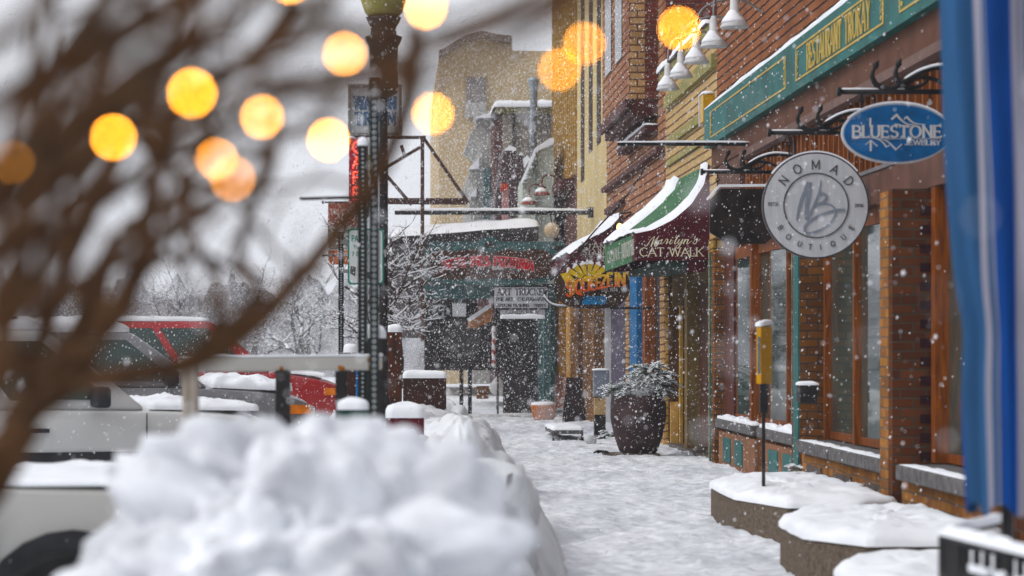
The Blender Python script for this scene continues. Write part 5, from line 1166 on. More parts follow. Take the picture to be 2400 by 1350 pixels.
snowcap([(f0.x - .004, f0.y - .004, zt), (f1.x, f1.y - .006, zt), (f2.x + .004, f2.y, zt + 0.02), (back.x, back.y, zt + 0.02)], 0.04, 0.006, seed=4).build('snow_cap', snow, t, True)
px_ = P(1791, 0, Y).x
m = MB(); m.box(px_ - 0.012, px_ + 0.012, Y + 0.02, Y + 0.045, 0.25, f0.z); m.box(px_ - 0.03, px_ + 0.028, Y + 0.0, Y + 0.05, f0.z - 0.22, f0.z - 0.001); m.build('post', black, t)
# ================================================================ closed umbrella and patio chair (near right)
Yu = 8.0; uc = P(2374, 0, Yu)
t = thing('patio_umbrella', 'closed blue and grey striped patio umbrella on a dark pole, near the camera', 'umbrella', (uc.x, Yu, 0))
cols = [mat('umbrella_mid_blue', (0.036, 0.095, 0.20), 0.8, var=0.25, scale=7, stretch=(1, 1, 0.15)), mat('umbrella_grey', (0.28, 0.27, 0.32), 0.8, var=0.2, scale=9, stretch=(1, 1, 0.1)),
        mat('umbrella_deep_blue', (0.006, 0.06, 0.24), 0.8, var=0.3, scale=7, stretch=(1, 1, 0.2)), mat('umbrella_navy', (0.018, 0.06, 0.13), 0.8, var=0.3, scale=7, stretch=(1, 1, 0.2))]
n = 192; rows = 60; vs = []; m = MB()
pat = []   # stripe by angle: mid, thin grey, mid, grey, deep, grey, navy
seq = [(0, 22), (1, 7), (2, 12), (1, 6), (3, 18), (1, 7), (0, 20), (2, 7), (0, 18), (1, 6), (0, 2), (1, 1), (2, 11), (1, 7), (3, 24), (1, 6), (2, 18)]
while len(pat) < n:
    for c_, k_ in seq: pat += [c_] * k_
pat = pat[:n]
for j in range(rows + 1):
    z = 0.87 + 2.05 * j / rows; hh = (z - 0.87) / 2.05
    for i in range(n):
        a = 2 * pi * i / n; base = 0.150 + 0.075 * hh
        if z > 2.7: base *= max(0.25, 1 - (z - 2.7) * 3)
        fold = 0.10 * sin(8 * a + 0.9 * sin(z * 1.7) + 0.5) + 0.05 * sin(19 * a + z * 1.3) + 0.05 * nz((cos(a) * 2, sin(a) * 2, z), 1.6, 4)
        r_ = base * (1 + fold) * (1 - 0.10 * math.exp(-((z - 1.45) / 0.12) ** 2))
        sw = 0.12 * nz((0, 0, z), 0.9, 2)
        edge = 0.02 * sin(8 * a) if j == 0 else 0
        vs.append((uc.x + 0.012 * sin(z * 2) + r_ * cos(a + sw), Yu + r_ * sin(a + sw), z + edge))
m.v = vs
for j in range(rows):
    for i in range(n):
        m.f.append((j*n+i, j*n+(i+1)%n, (j+1)*n+(i+1)%n, (j+1)*n+i)); m.m.append(pat[i])
m.build('canopy', cols, t, True)
m = MB(); m.tube([(P(2362, 0, Yu).x, Yu, 0.0), (P(2362, 0, Yu).x, Yu, 3.05)], 0.021, 12); m.build('pole', mat('dark_grey_pole', (0.05, 0.048, 0.05), 0.35, 0.4), t, True)
m = MB(); m.lathe((P(2362, 0, Yu).x, Yu, 0), [(0.24, -0.03), (0.24, 0.05), (0.05, 0.09), (0.035, 0.3)], 20); m.build('base', black, t)

t = thing('patio_chair', 'black cast metal patio chair with snow on its back and arms under the umbrella', 'chair', (2.02, 7.6, 0))
TL, TR = P(2212, 1243, 8.0), P(2440, 1312, 7.1)   # back rail ends
TB = P(2360, 1240, 8.7)
m = MB(); zt = TL.z - 0.02
def xy(p, z): return Vector((p.x, p.y, z))
m.tube([xy(TL, zt), xy(TR, zt)], 0.018, 8); m.tube([xy(TL, zt), xy(TB, zt)], 0.015, 8)
m.tube([xy(TL, 0), xy(TL, zt)], 0.018, 8); m.tube([xy(TR, 0), xy(TR, zt)], 0.018, 8); m.tube([xy(TB, 0), xy(TB, zt)], 0.015, 8)
m.build('frame', black, t, True)
m = MB(); dv = xy(TR, 0) - xy(TL, 0); nn = Vector((-dv.y, dv.x, 0)).normalized() * 0.008
def pl(u0, u1, z0, z1): 
    a, b = xy(TL, 0) + dv * u0, xy(TL, 0) + dv * u1
    m.prism([a + UZ * z0 - nn, b + UZ * z0 - nn, b + UZ * z1 - nn, a + UZ * z1 - nn], nn * 2)
pl(0.02, 0.20, 0.35, zt - 0.01)
for k in range(4): pl(0.21, 0.98, 0.40 + k * 0.085, 0.432 + k * 0.085)
for k in range(7): pl(0.24 + k * 0.11, 0.27 + k * 0.11, 0.35, zt - 0.01)
m.build('back_lattice', black, t)
m = MB(); c3 = [xy(TL, 0.42), xy(TR, 0.42), xy(TR, 0.42) + Vector((0.1, 0.5, 0)), xy(TB, 0.42)]; m.prism(c3, (0, 0, 0.02)); m.build('seat', black, t)
snowcap([p + Vector((0, 0, 0.02)) for p in c3], 0.05, 0.0, seed=3).build('seat_snow', snow, t, True)
def railsnow(a, b, w, h, seed):
    m = MB(); d = (b - a); u = Vector((-d.y, d.x, 0)).normalized()
    m.grid(40, 8, lambda i, j: a + d * i + u * (w * (j * 2 - 1)) + Vector((0, 0, h * (1 - (abs(j * 2 - 1)) ** 2.5) * (1 + 0.4 * nz((i * 6, 0, seed), 1.4)) * min(1, min(i, 1 - i) * 12) ** 0.5 + 0.0)))
    return m
railsnow(xy(TL, zt + 0.008), xy(TR, zt + 0.008), 0.028, 0.032, 2).build('back_snow', snow, t, True)
railsnow(xy(TL, zt + 0.008), xy(TB, zt + 0.008), 0.028, 0.028, 5).build('arm_snow', snow, t, True)
m = MB()
for k in range(4):
    for u0, u1 in ((0.33, 0.52), (0.60, 0.70), (0.8, 0.95)):
        a, b = xy(TL, 0) + dv * u0, xy(TL, 0) + dv * u1; z = 0.437 + k * 0.085; m.prism([a + UZ * (z - .004) - nn * 2.2, b + UZ * (z - .004) - nn * 2.2, b + UZ * (z + 0.02) - nn * 2.2, a + UZ * (z + 0.02) - nn * 2.2], nn * 4)
m.build('lattice_snow', snow, t)

# ================================================================ vehicles
tyre = mat('tyre_rubber', (0.016, 0.016, 0.017), 0.75, var=0.3); rim = mat('wheel_rim', (0.25, 0.25, 0.26), 0.35, 0.6)
trimb = mat('black_plastic_trim', (0.03, 0.03, 0.034), 0.55, var=0.35, scale=8)
cglass = pane('green_car_glass', (0.02, 0.04, 0.033), 0.12); cglass.node_tree.nodes['Principled BSDF'].inputs['IOR'].default_value = 1.35
def paint(name, c): return mat(name, c, 0.28, 0.0, var=0.06, scale=1.5, spec=0.6)
def vehicle(label, cat, name, loc, rz, pm_, L=4.6, Wd=0.9, belt=1.02, roof=1.70, bonnet=0.95, hood=1.15, tail=0.35, snow_h=0.07, rack=False, zlow=0.30, seed=1, clad=0.17):
    """x forward, origin on the ground at the middle"""
    t = thing(name, label, cat, loc, rz); X0, X1 = -L / 2, L / 2
    st = [(X0, .86, belt - .02, .42), (X0 + .12, .95, belt, .32), (X0 + 0.9, 1.0, belt, zlow), (X1 - hood - .3, 1.0, belt, zlow), (X1 - hood, 1.0, belt - 0.02, zlow), (X1 - .35, .95, bonnet - .03, zlow), (X1 - .08, .88, bonnet - .14, .34), (X1, .78, bonnet - .30, .42)]
    m = MB(True); vs = []
    prof_ = lambda w, zt_, zl: [(-w * .88, zl), (-w, zl + .16), (-w * 1.0, (zl + zt_) / 2), (-w * .985, zt_ - .14), (-w * .94, zt_ - .02), (-w * .55, zt_ + .025), (0, zt_ + .035), (w * .55, zt_ + .025), (w * .94, zt_ - .02), (w * .985, zt_ - .14), (w * 1.0, (zl + zt_) / 2), (w, zl + .16), (w * .88, zl)]
    K = 13
    for x, w, zt_, zl in st: vs += [(x, y, z) for y, z in prof_(w * Wd, zt_, zl)]
    fs = [(i*K+k, i*K+(k+1)%K, (i+1)*K+(k+1)%K, (i+1)*K+k) for i in range(len(st)-1) for k in range(K)] + [tuple(range(K))[::-1], tuple((len(st)-1)*K + k for k in range(K))]
    m.add(vs, fs); body = m.build('body', pm_, t, False); md = body.modifiers.new('s', 'SUBSURF'); md.levels = md.render_levels = 2
    for p in body.data.polygons: p.use_smooth = True
    md2 = body.modifiers.new('b', 'BEVEL'); md2.width = 0.03; md2.segments = 2; md2.limit_method = 'ANGLE'; md2.angle_limit = R(35)
    body.modifiers.move(1, 0)
    # greenhouse
    a0, a1 = X0 + 0.10, X1 - hood - 0.02; b0, b1 = X0 + tail, X1 - hood - 0.85; wb, wt = Wd * .93, Wd * .76; zb = belt - 0.03
    m = MB(True); m.add([(a0,-wb,zb),(a1,-wb,zb),(a1,wb,zb),(a0,wb,zb),(b0,-wt,roof),(b1,-wt,roof),(b1,wt,roof),(b0,wt,roof)], [(0,3,2,1),(4,5,6,7),(0,1,5,4),(1,2,6,5),(2,3,7,6),(3,0,4,7)])
    cabin = m.build('roof', pm_, t); bevel(cabin, 0.07, 4)
    for p in cabin.data.polygons: p.use_smooth = True
    def side(u0, u1, sgn, v0=0.14, v1=0.86):
        o = 0.008
        def q(u, v): 
            x = (a0 + (a1 - a0) * u) * (1 - v) + (b0 + (b1 - b0) * u) * v; y = (wb * (1 - v) + wt * v + o) * sgn; return (x, y, zb + (roof - zb) * v)
        m = MB(True); p = [q(u0, v0), q(u1, v0), q(u1, v1), q(u0, v1)]; m.prism(p, (0, -0.012 * sgn, 0)); return m
    for sgn in (-1, 1):
        for u0, u1 in ((0.05, 0.34), (0.38, 0.63), (0.67, 0.93)): side(u0, u1, sgn).build('side_window', cglass, t)
    for (xa, xb, sg, nm) in ((a0, b0, -1, 'rear_window'), (a1, b1, 1, 'windscreen')):
        f = lambda v, s: ((xa + (xb - xa) * v) + 0.01 * sg, s * (wb * (1 - v) + wt * v) * .86, zb + (roof - zb) * v)
        m = MB(True); m.prism([f(.14, -1), f(.14, 1), f(.86, 1), f(.86, -1)], (-0.014 * sg, 0, 0)); w_ = m.build(nm, cglass, t)
        if sg < 0:
            m = MB(True); m.prism([f(.87, -.3), f(.87, .3), (f(.93,.3)), (f(.93,-.3))], (-0.03, 0, 0.0)); m.build('brake_light', mat('red_lens', (0.35, 0.015, 0.02), 0.3), t)
            m = MB(True); a = Vector(f(.15, 0.1)); b = Vector(f(.62, -0.55)); m.tube([a + Vector((-.02,0,0)), b + Vector((-.02,0,0))], 0.012, 6); m.build('wiper', black, w_)
        else:
            for s in (0.1, -0.6):
                m = MB(True); m.tube([Vector(f(.15, s)) + Vector((.02,0,0)), Vector(f(.42, s + .5)) + Vector((.02,0,0))], 0.01, 6); m.build('wiper', black, w_)
    for sgn in (-1, 1):
        for xw in (X0 + 0.86, X1 - 0.88):
            wz = 0.35; y = Wd * sgn
            m = MB(True); ring = [(xw + .42*cos(a*pi/12), y - .10*sgn, wz + .42*sin(a*pi/12)) for a in range(24)]; m.prism(ring, (0, .112 * sgn, 0)); m.build('wheel_arch', trimb, t)
            m = MB(True); pts = [(xw, y - .12*sgn, wz), (xw, y - .12*sgn + 0.01*sgn, wz), (xw, y + .03*sgn, wz), (xw, y + .045*sgn, wz)]; m.tube(pts, [.30, .34, .34, .31], 32); wh = m.build('wheel', tyre, t, False)
            m = MB(True); m.tube([(xw, y + .03*sgn, wz), (xw, y + .052*sgn, wz)], [.215, .20], 28)
            for k in range(5): a = k * 2*pi/5; m.prism([(xw + .05*cos(a+.6), y+.05*sgn, wz+.05*sin(a+.6)), (xw + .2*cos(a+.12), y+.05*sgn, wz+.2*sin(a+.12)), (xw + .2*cos(a-.12), y+.05*sgn, wz+.2*sin(a-.12)), (xw + .05*cos(a-.6), y+.05*sgn, wz+.05*sin(a-.6))], (0, .012*sgn, 0))
            m.build('rim', rim, wh)
        m = MB(True); m.box(X0 + .1, X1 - .25, Wd * .985 * sgn - .02, Wd * 1.015 * sgn, zlow, zlow + clad); m.build('side_cladding', trimb, t)
        for k, xd in enumerate((0.12, -0.95)):
            m = MB(True); m.box(xd - 0.11, xd + 0.11, Wd * sgn, (Wd + .035) * sgn, belt - .20, belt - .165); d_ = MB(True); d_.box(xd + 0.92, xd + 0.928, Wd * .99 * sgn, (Wd * 1.004) * sgn, zlow + .18, belt - .05)
            h_ = m.build('door_handle', trimb, t); d_.build('door_gap', black, t)
        m = MB(True); xm = a1 - .42; m.box(xm - .09, xm + .05, (wb + .03) * sgn, (wb + .25) * sgn, belt + .0, belt + .17); bevel(m.build('mirror', trimb, t), 0.035, 3)
        m = MB(True); m.box(X1 - .10, X1 - 0.005, Wd * .50 * sgn, Wd * .86 * sgn, bonnet - .33, bonnet - .18); bevel(m.build('headlight', mat('headlight_lens', (0.5, 0.5, 0.48), 0.15), t), 0.03)
        m = MB(True); m.box(X1 - .30, X1 - 0.07, Wd * .90 * sgn, Wd * .945 * sgn, bonnet - .27, bonnet - .17); m.build('indicator', mat('amber_lens', (0.7, 0.22, 0.02), 0.3), t)
        m = MB(True); m.box(X0 - 0.005, X0 + .08, Wd * .68 * sgn, Wd * .90 * sgn, belt - .40, belt - .08); m.build('tail_light', mat('red_lens', (0.35, 0.015, 0.02)), t)
    m = MB(True); m.box(X1 - .04, X1 + .07, -Wd * .86, Wd * .86, .36, .54); bevel(m.build('front_bumper', trimb, t), 0.03, 3)
    m = MB(True); m.box(X0 - .08, X0 + .04, -Wd * .86, Wd * .86, .40, .58); bevel(m.build('rear_bumper', trimb, t), 0.03, 3)
    m = MB(True); m.box(X1 - .03, X1 + .015, -Wd * .45, Wd * .45, bonnet - .34, bonnet - .18); m.build('grille', black, t)
    # snow
    rp = [(b0 + .03, -wt * .93, roof), (b1 - .03, -wt * .93, roof), (b1 - .03, wt * .93, roof), (b0 + .03, wt * .93, roof)]
    q = snowcap(rp, snow_h, 0.01, seed=seed, lump=0.2, mb=MB(True)); q.build('roof_snow', snow, t, True)
    hp = [(a1 + .02, -Wd * .86, belt - 0.02), (X1 - .25, -Wd * .80, bonnet - .02), (X1 - .25, Wd * .80, bonnet - .02), (a1 + .02, Wd * .86, belt - 0.02)]
    snowcap(hp, snow_h * .9, 0.0, seed=seed + 1, lump=0.25, mb=MB(True)).build('bonnet_snow', snow, t, True)
    if rack:
        m = MB(True)
        for sgn in (-1, 1): m.tube([(b0 + .15, wt * .8 * sgn, roof + .0), (b0 + .22, wt * .8 * sgn, roof + .09), (b1 - .22, wt * .8 * sgn, roof + .09), (b1 - .15, wt * .8 * sgn, roof)], 0.016, 6)
        for x in (b0 + .5, b1 - .5): m.box(x - .03, x + .03, -wt * .8, wt * .8, roof + .085, roof + .12)
        m.build('roof_rack', trimb, t)
    return t
c = P(0, 1230, 15.5)
silver = paint('silver_paint_car', (0.42, 0.41, 0.39)); white_p = paint('white_paint_car', (0.56, 0.56, 0.55))
vehicle('nearest pale car, cropped low at the corner, its dark wheel arch facing the camera', 'car', 'parked_car', (-2.80, 11.15, -0.15), R(4), silver, L=4.5, roof=1.50, belt=0.97, bonnet=0.97, hood=1.25, zlow=0.30, snow_h=0.05, seed=2)
vehicle('white sport utility car with broad black lower cladding parked nose to the kerb', 'car', 'parked_car', (-3.30, 20.4, -0.15), R(19), white_p, L=4.6, roof=1.70, belt=1.06, bonnet=1.04, hood=1.2, snow_h=0.10, rack=True, zlow=0.40, seed=3, clad=0.30)
vehicle('grey car with thick roof snow between the white and the red vehicles', 'car', 'parked_car', (-3.35, 26.6, -0.15), R(13), paint('grey_paint_car', (0.20, 0.20, 0.21)), L=4.8, roof=1.72, belt=1.14, bonnet=1.10, snow_h=0.15, seed=4)
vehicle('bright red boxy off-road vehicle with an orange front marker lamp', 'car', 'parked_car', (-3.05, 34.2, -0.15), R(8), paint('red_paint_car', (0.34, 0.012, 0.022)), L=4.6, roof=1.92, belt=1.24, bonnet=1.16, hood=1.0, snow_h=0.07, zlow=0.45, seed=5)
vehicle('pale silver estate car farthest along the kerb with white snow on its roof', 'car', 'parked_car', (-3.7, 47, -0.15), R(10), paint('pale_paint_car', (0.50, 0.52, 0.54)), L=4.7, roof=1.74, belt=1.12, bonnet=1.1, snow_h=0.10, rack=True, seed=6)
vehicle('dark hatchback half hidden between the red vehicle and the pale estate car', 'car', 'parked_car', (-4.6, 40.5, -0.15), R(10), paint('dark_paint_car', (0.05, 0.055, 0.06)), L=4.2, roof=1.55, belt=1.0, bonnet=0.95, snow_h=0.14, seed=9)

# ================================================================ trees
barkd = mat('dark_bark', (0.05, 0.030, 0.022), 0.9, var=0.4, scale=14)
def bare_tree(label, base, h, seed, spread=1.0, depth=5, r0=0.08, lean=(0, 0, 1), cat='tree', snowy=True, mt=None):
    t = thing('bare_tree', label, cat, base); rnd = random.Random(seed); mt = mt or barkd
    tr = MB(); cr = MB(); sn = MB()
    def grow(p, d, L, r, k, mb):
        n = 5; pts = [Vector(p)]; dd = Vector(d)
        for i in range(n):
            dd = (dd + Vector((rnd.uniform(-.22, .22), rnd.uniform(-.22, .22), rnd.uniform(-.12, .16)))).normalized(); pts.append(pts[-1] + dd * L / n)
        rad = [r * (1 - 0.45 * i / n) for i in range(n + 1)]
        mb.tube(pts, rad, 6 if k < 3 else 4, False)
        if snowy:
            for a, b, ra in zip(pts[:-1], pts[1:], rad):
                s = (b - a).normalized()
                if abs(s.z) < 0.78 and k > 0 and rnd.random() < .46:
                    sn.tube([a + Vector((0, 0, ra * 0.95)), b + Vector((0, 0, ra * 0.95))], max(0.007, min(0.035, ra * 1.15)), 5)
        if k < depth:
            for q in range(rnd.choice((2, 3, 3)) if k < 2 else rnd.choice((2, 3))):
                i = rnd.randint(2, n); b = pts[i]; a = rnd.uniform(0, 2*pi)
                side = Vector((cos(a), sin(a), rnd.uniform(-.25, .5)))
                nd = (dd * 0.75 + side * rnd.uniform(.6, 1.0) * spread).normalized()
                grow(b, nd, L * rnd.uniform(.6, .82), rad[i] * .66, k + 1, cr)
            grow(pts[-1], dd, L * .7, rad[-1], k + 1, cr)
    grow(Vector(base), Vector(lean).normalized(), h * .36, r0, 0, tr)
    tr.build('trunk', mt, t, True); c = cr.build('crown', mt, t, True)
    if snowy: sn.build('branch_snow', snow, t, True)
    return t
b = P(945, 1000, 40); bare_tree('small bare street tree with snow lined crooked branches before the pizzeria', (b.x, 40, 0), 4.1, 14, 1.7, 5, 0.13, (-0.12, 0, 1))
# snowy hill and hazy wood behind the street
m = MB(); m.grid(50, 10, lambda a, b: (-160 + 320 * a, 170 + 90 * b, -1 + 11 * (1 - (1 - b) ** 2) * (0.7 + 0.3 * sin(a * 7)) + 2 * nz((a * 20, b * 6, 0), 1)))
struct(m.build('hill', mat('wooded_snowy_hill', (0.36, 0.365, 0.38), 0.9, scale=0.22, col2=(0.55, 0.56, 0.60), detail=10), None, True))
far = mat('hazy_conifer', (0.05, 0.055, 0.05), 0.9, var=0.4, scale=1.2)
def conifer(label, x, y, h, seed):
    t = thing('conifer', label, 'tree', (x, y, 0), group='snowy conifers beyond the parked cars'); rnd = random.Random(seed)
    m = MB(); m.tube([(x, y, -.2), (x, y, h * .98)], [0.035 * h ** .8, 0.02], 6); m.build('trunk', barkd, t)
    m = MB(); s = MB(); n = 420
    for i in range(n):
        u = rnd.random() ** .8; z = h * (.10 + .90 * u); rr = (1 - u) * h * .20 + .12; a = rnd.uniform(0, 2*pi); L = rr * rnd.uniform(.6, 1.15)
        p0 = Vector((x, y, z)); d = Vector((cos(a), sin(a), -.32)); sd = Vector((-sin(a), cos(a), 0)) * L * .22
        m.add([p0, p0 + d * L * .6 + sd, p0 + d * L + Vector((0,0,-.1)), p0 + d * L * .6 - sd], [(0, 1, 2, 3)])
        if rnd.random() < .5: 
            up = Vector((0, 0, .06)); s.add([p0 + d * L * .3 + up, p0 + d * L * .6 + sd * .8 + up, p0 + d * L * .95 + up, p0 + d * L * .6 - sd * .8 + up], [(0, 1, 2, 3)])
    m.build('crown', far, t); s.build('crown_snow', snow, t)
greyb = mat('grey_bark', (0.09, 0.085, 0.085), 0.9, var=0.3)
for x, y, h, sd, l in ((-2.4, 72, 4.6, 3, 'grey bare tree in the snowfall nearest the perforated posts'), (-4.6, 80, 4.8, 8, 'grey bare tree behind the pale estate car'), (-7.5, 90, 5.2, 12, 'faint grey bare tree above the red vehicle'), (-3.2, 96, 5.5, 21, 'faintest bare tree farthest down the street'), (-11.5, 84, 5.0, 26, 'faint bare tree seen between the blurred near branches')):
    bare_tree(l, (x, y, -.15), h, sd, 1.3, 5, 0.13, mt=greyb)
m = MB(); m.grid(200, 3, lambda a, b: (-40 + 44 * a, 128 + b * 3, (-0.3 + (5.2 + 1.6 * nz((a * 30, 0, 0), 1, 3) + 0.9 * nz((a * 120, 0, 0), 1, 5)) * (b if b < 0.99 else 1)) ))
tag(m.build('distant_wood', mat('distant_wood', (0.17, 0.165, 0.17), 0.9, scale=0.9, col2=(0.48, 0.48, 0.51), detail=12, stretch=(1, 1, 0.5)), None), 'snow dusted wood closing the far end of the street', 'wood', kind='stuff')
# shop row across the street, pale in the snowfall (also what the windows mirror)
ac = [('pale grey two storey shop across the street behind the parked cars', (-26, 30, 20, 6.5), (0.48, 0.47, 0.46)), ('tan shop across the street with a flat snowy parapet', (-27, 52, 20, 5.2), (0.55, 0.47, 0.38)), ('far brick shop across the street, faint in the snowfall', (-24, 76, 22, 6.8), (0.38, 0.26, 0.22)), ('near white timber shop across the street beyond the left edge', (-24, 8, 20, 6.2), (0.6, 0.6, 0.6))]
for i, (l, (x, y, w, h), c_) in enumerate(ac):
    t = thing('shop_building', l, 'building', (x, y, 0), group=None)
    MB().box(x - 8, x, y, y + w, -.2, h).build('wall', mat('across_wall_' + 'abcd'[i], c_, 0.85, var=0.15, scale=1), t)
    m = MB(); 
    for k in range(4):
        y0 = y + 1 + k * w / 4
        f_ = MB().box(x + .02, x + .06, y0, y0 + w / 4 - 2, .6, 2.6).build('shop_window', glass, t)
        f_ = MB().box(x + .02, x + .06, y0 + .6, y0 + 1.9, h - 2.6, h - 1.1).build('window', glass, t)
    capbox('roof_snow', t, x - 8, x + .2, y + .02, y + w - .02, h, .35, i, .1)
    MB().box(x + .02, x + 1.6, y + .5, y + w - .5, 2.9, 3.1).build('canopy', darkwood, t); capbox('canopy_snow', t, x + .1, x + 1.6, y + .5, y + w - .5, 3.1, .2, i + 4, .05)
bare_tree('bare tree with snowy branches across the street, mirrored in the shop windows', (-9, 33, -.15), 6.0, 5, 1.0, 4, 0.13)

# ================================================================ blurred near tree with fairy lights
bark = mat('near_brown_bark', (0.035, 0.018, 0.010), 0.9, var=0.35, scale=30, col2=(0.12, 0.066, 0.036))
t = thing('near_tree', 'blurred bare tree right in front of the camera, wound with small yellow lights', 'tree', P(-150, 1250, 3.2))
tb = P(-120, 1300, 3.2)
m = MB(); m.tube(catmull([(tb.x - .08, tb.y, 0), (tb.x - .05, tb.y, 0.6), tb, P(-30, 1130, 3.2), P(60, 990, 3.2)], 5), [.060 - .0018 * k for k in range(21)], 12); m.build('trunk', bark, t, True)
BR = [ # px path, depth, radius in px at start and end
 ([(10,1060),(90,960),(210,890),(420,860),(560,790),(700,650),(800,530),(880,420),(935,300),(965,190),(975,90)], 3.3, 36, 26),
 ([(20,1000),(110,880),(190,760),(230,640),(300,540),(400,470),(520,420)], 3.3, 42, 16),
 ([(60,950),(170,880),(250,760),(330,600),(350,470),(380,330),(470,230),(600,120),(690,0)], 2.9, 36, 22),
 ([(190,900),(330,880),(470,820),(600,690),(560,600),(600,470),(640,380),(650,250)], 3.1, 30, 12),
 ([(-60,520),(60,420),(170,330),(300,230),(440,120),(560,40),(640,-60)], 2.1, 44, 30),
 ([(-60,640),(90,470),(230,350),(330,300),(480,260),(640,200),(800,170),(960,130),(1150,60),(1330,-30)], 2.4, 34, 22),
 ([(-80,300),(80,180),(230,90),(380,10),(500,-80)], 1.9, 40, 34),
 ([(-40,900),(30,740),(60,560),(20,400),(60,240),(160,100),(260,-40)], 2.3, 34, 24),
 ([(300,520),(250,640),(230,760),(200,900)], 3.2, 16, 28),
 ([(330,660),(380,560),(470,500),(560,380),(650,330),(700,300)], 2.9, 20, 12),
 ([(470,820),(520,700),(450,560),(430,430),(330,330)], 3.2, 16, 20),
 ([(640,200),(740,240),(850,210),(990,190),(1130,150),(1290,60),(1420,-20)], 1.9, 22, 18),
 ([(520,420),(620,560),(700,640),(770,640)], 3.0, 12, 8),
 ([(-50,760),(40,700),(120,640),(170,520),(200,420),(280,330)], 2.0, 28, 22),
 ([(90,960),(60,860),(110,720),(100,600),(140,470)], 2.4, 26, 16),
 ([(560,790),(430,640),(400,560)], 3.2, 12, 9),
 ([(500,-40),(420,90),(300,170),(180,300),(60,360),(-60,480)], 1.8, 36, 34),
 ([(800,-60),(700,60),(560,160),(470,190),(330,250),(180,320)], 2.0, 34, 26),
 ([(1500,-60),(1350,0),(1200,60),(1040,110),(880,180),(760,280)], 1.8, 20, 12),
 ([(640,720),(560,640),(470,600),(380,610),(300,680)], 3.1, 12, 15),
 ([(850,440),(760,420),(680,440),(600,430)], 3.1, 9, 8),
 ([(-60,120),(60,60),(160,-60)], 1.7, 40, 30), ([(-60,420),(120,220),(330,60),(460,-60)], 1.7, 26, 30), ([(-60,980),(20,840),(10,700),(80,560),(200,480),(330,420),(480,300)], 2.3, 34, 20),
 ([(300,-60),(360,60),(520,150),(700,190),(820,210)], 1.9, 26, 18), ([(120,340),(260,300),(420,330),(560,300),(700,210)], 2.2, 26, 18), ([(330,600),(300,720),(210,820),(120,900)], 2.9, 22, 30),
 ([(620,120),(760,90),(900,60),(1080,50),(1250,-40)], 1.8, 24, 20), ([(760,280),(640,330),(600,420),(480,470),(400,560)], 2.8, 14, 16), ([(0,860),(-20,700),(30,600),(110,420),(130,300),(240,200)], 1.9, 26, 26),
 ([(470,230),(500,330),(430,420),(400,520),(300,620)], 2.6, 22, 18), ([(960,200),(900,160),(880,100),(760,40),(600,-50)], 2.0, 20, 24),
]
rb = random.Random(12)
for k in range(22):
    x, y = rb.uniform(-90, 160), rb.uniform(330, 980); a = R(rb.uniform(35, 78)); pp = [(x, y)]; cv = R(rb.uniform(-9, 9))
    for q in range(6): x += 125 * cos(a); y -= 125 * sin(a); a += cv + R(rb.uniform(-8, 8)); pp.append((x, y))
    BR.append((pp, rb.uniform(2.2, 3.3), rb.uniform(12, 22), rb.uniform(5, 10)))
for k in range(3):
    x, y = rb.uniform(-100, 500), rb.uniform(60, 330); a = R(rb.uniform(20, 42)); pp = [(x, y)]
    for q in range(5): x += 150 * cos(a); y -= 150 * sin(a); a += R(rb.uniform(-7, 7)); pp.append((x, y))
    BR.append((pp, rb.uniform(1.7, 2.2), rb.uniform(18, 30), rb.uniform(12, 22)))
for k, (pp, dY, r0, r1) in enumerate(BR):
    pts = catmull([P(a, b, dY * (1 + 0.03 * sin(i * 1.3 + k))) for i, (a, b) in enumerate(pp)], 6); n = len(pts); m = MB()
    m.tube(pts, [(r0 + (r1 - r0) * i / (n - 1)) / F * dY * 0.74 for i in range(n)], 10, True); m.build('branch', bark, t, True)
rnd = random.Random(3); 
for k in range(90):
    pp, dY, r0, r1 = BR[rnd.randrange(len(BR))]; i = rnd.randrange(1, len(pp) - 1); a = rnd.uniform(-2.6, .4); L = rnd.uniform(90, 260); x, y = pp[i]
    if y < 80 and x > 900: continue
    pts = catmull([P(x, y, dY), P(x + L * .5 * cos(a), y + L * .5 * sin(a) + 15, dY * 1.02), P(x + L * cos(a + .3), y + L * sin(a + .3), dY * 1.05)], 5); m = MB()
    m.tube(pts, [6 / F * dY * (1 - j / 14) for j in range(len(pts))], 6); m.build('twig', bark, t, True)
# fairy lights
BU = [(450,218,1.86,1.15),(614,274,2.1,.9),(770,328,2.15,1.3),(1015,266,2.2,.85),(808,126,2.1,.8),(998,18,2.15,1.1),(507,375,2.15,.85),(545,418,2.0,.35),(266,322,2.0,1.1),(1370,102,2.15,.5),(1311,163,2.15,.5),(1592,66,2.15,.95),(310,75,2.3,.10),(78,32,2.3,.6),(680,-42,2.1,1.0),(30,380,2.1,.07),(45,490,3.0,.14)]
BU = [(a, b, c * 0.78, d) for a, b, c, d in BU]
wire = mat('dark_green_wire', (0.01, 0.02, 0.012), 0.5)
L = thing('string_lights', 'string of small warm yellow fairy lights threaded through the near branches', 'fairy lights', P(450, 218, 2.0))
order = [16, 15, 8, 12, 13, 0, 7, 6, 1, 2, 4, 14, 5, 3, 10, 9, 11]
m = MB(); pts = catmull([P(BU[i][0], BU[i][1] - 8, BU[i][2] + 0.005) for i in order], 8); m.tube(pts, 0.0011, 5); m.build('wire', wire, L, True)
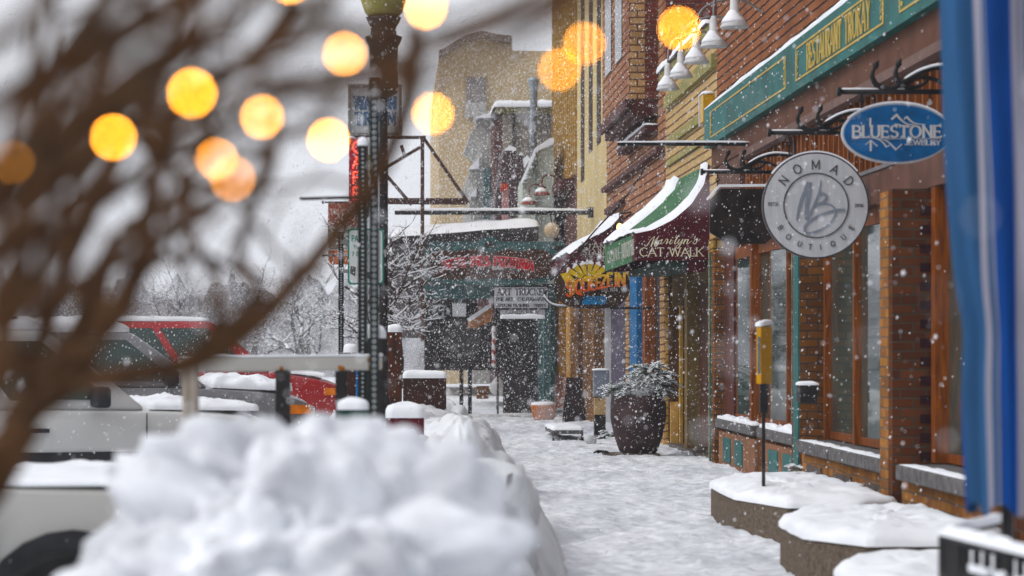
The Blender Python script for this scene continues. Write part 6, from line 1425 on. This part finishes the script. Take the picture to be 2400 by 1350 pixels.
for k, (px, py, dY, s) in enumerate(BU):
    p = P(px, py, dY); m = MB(); rr = 0.0021
    m.lathe((p.x, p.y, p.z - rr), [(0.0008, 0), (rr*.8, rr*.45), (rr, rr), (rr*.8, rr*1.55), (0.0008, rr*2)], 12)
    b_ = m.build('bulb', mat('warm_bulb_%d' % int(s * 100), (1, .6, .1), emit=(1.0, 0.33, 0.015), es=62 * s), L, True)
    m = MB(); m.lathe((p.x, p.y, p.z + rr), [(0.0018, 0), (0.002, 0.008), (0.0008, 0.009)], 8); m.build('socket', wire, b_)

# ================================================================ falling snow (one object, past counting) and the white air
rs_ = np.random.RandomState(5); N = 290000
Yf = (rs_.rand(N) * (47**3 - 8**3) + 8**3) ** (1/3)
pxx = rs_.uniform(-350, 2750, N); pyy = rs_.uniform(-250, 1500, N)
Xf = (pxx - VX) / F * Yf; Zf = EYE + (VY - pyy) / F * Yf
thin = (Yf > 17) | (rs_.rand(N) < 0.3); thin[:700] = True
ok = thin & (Zf > 0.05) & (Xf < 3.75) & (Zf < 12)
Yf[:700] *= 0.18; Xf[:700] *= 0.18; Zf[:700] = EYE + (Zf[:700] - EYE) * 0.18
Xf, Yf, Zf = Xf[ok], Yf[ok], Zf[ok]; n = len(Xf)
r = rs_.gamma(3.2, 0.00098, n).clip(0.0017, 0.010)
n2 = 160000; Y2 = (rs_.rand(n2) * (76**3 - 47**3) + 47**3) ** (1/3); X2 = (rs_.uniform(300, 1500, n2) - VX) / F * Y2; Z2 = EYE + (VY - rs_.uniform(-100, 960, n2)) / F * Y2
k2 = (X2 < 3.9) & (Z2 > 0.05); Xf = np.concatenate([Xf, X2[k2]]); Yf = np.concatenate([Yf, Y2[k2]]); Zf = np.concatenate([Zf, Z2[k2]]); r = np.concatenate([r, rs_.gamma(4, 0.0013, int(k2.sum())).clip(0.003, 0.013)]); n = len(Xf)
o = np.array([(1,0,0),(-1,0,0),(0,1,0),(0,-1,0),(.25,0,1.5),(-.25,0,-1.5)])
f8 = np.array([(0,2,4),(2,1,4),(1,3,4),(3,0,4),(2,0,5),(1,2,5),(3,1,5),(0,3,5)])
V = (np.stack([Xf, Yf, Zf], 1)[:, None, :] + o[None] * r[:, None, None]).reshape(-1, 3)
Fc = (f8[None] + (np.arange(n) * 6)[:, None, None]).reshape(-1, 3)
me = bpy.data.meshes.new('falling_snow'); me.vertices.add(len(V)); me.vertices.foreach_set('co', V.ravel())
me.loops.add(Fc.size); me.loops.foreach_set('vertex_index', Fc.ravel().astype(np.int32)); me.polygons.add(len(Fc))
me.polygons.foreach_set('loop_start', np.arange(0, Fc.size, 3, dtype=np.int32)); me.polygons.foreach_set('loop_total', np.full(len(Fc), 3, dtype=np.int32)); me.update(); me.validate()
me.materials.append(mat('snowflake', (0.88, 0.89, 0.92), 0.8, var=0.02))
fs_ = bpy.data.objects.new('falling_snow', me); C.objects.link(fs_); tag(fs_, 'fine white snowflakes filling the air of the whole street', 'snowflakes', kind='stuff')

hz = bpy.data.materials.new('haze'); hz.use_nodes = True; nt = hz.node_tree
for n_ in list(nt.nodes): nt.nodes.remove(n_)
pv = nt.nodes.new('ShaderNodeVolumePrincipled'); pv.inputs['Color'].default_value = (0.93, 0.94, 0.97, 1); pv.inputs['Density'].default_value = 0.0009; pv.inputs['Anisotropy'].default_value = 0.2
ou = nt.nodes.new('ShaderNodeOutputMaterial'); nt.links.new(pv.outputs[0], ou.inputs['Volume'])
h = MB().box(-310, 310, -70, 560, -3, 40).build('haze', hz); tag(h, 'pale snowy air that whitens the far end of the street', 'haze', kind='stuff')
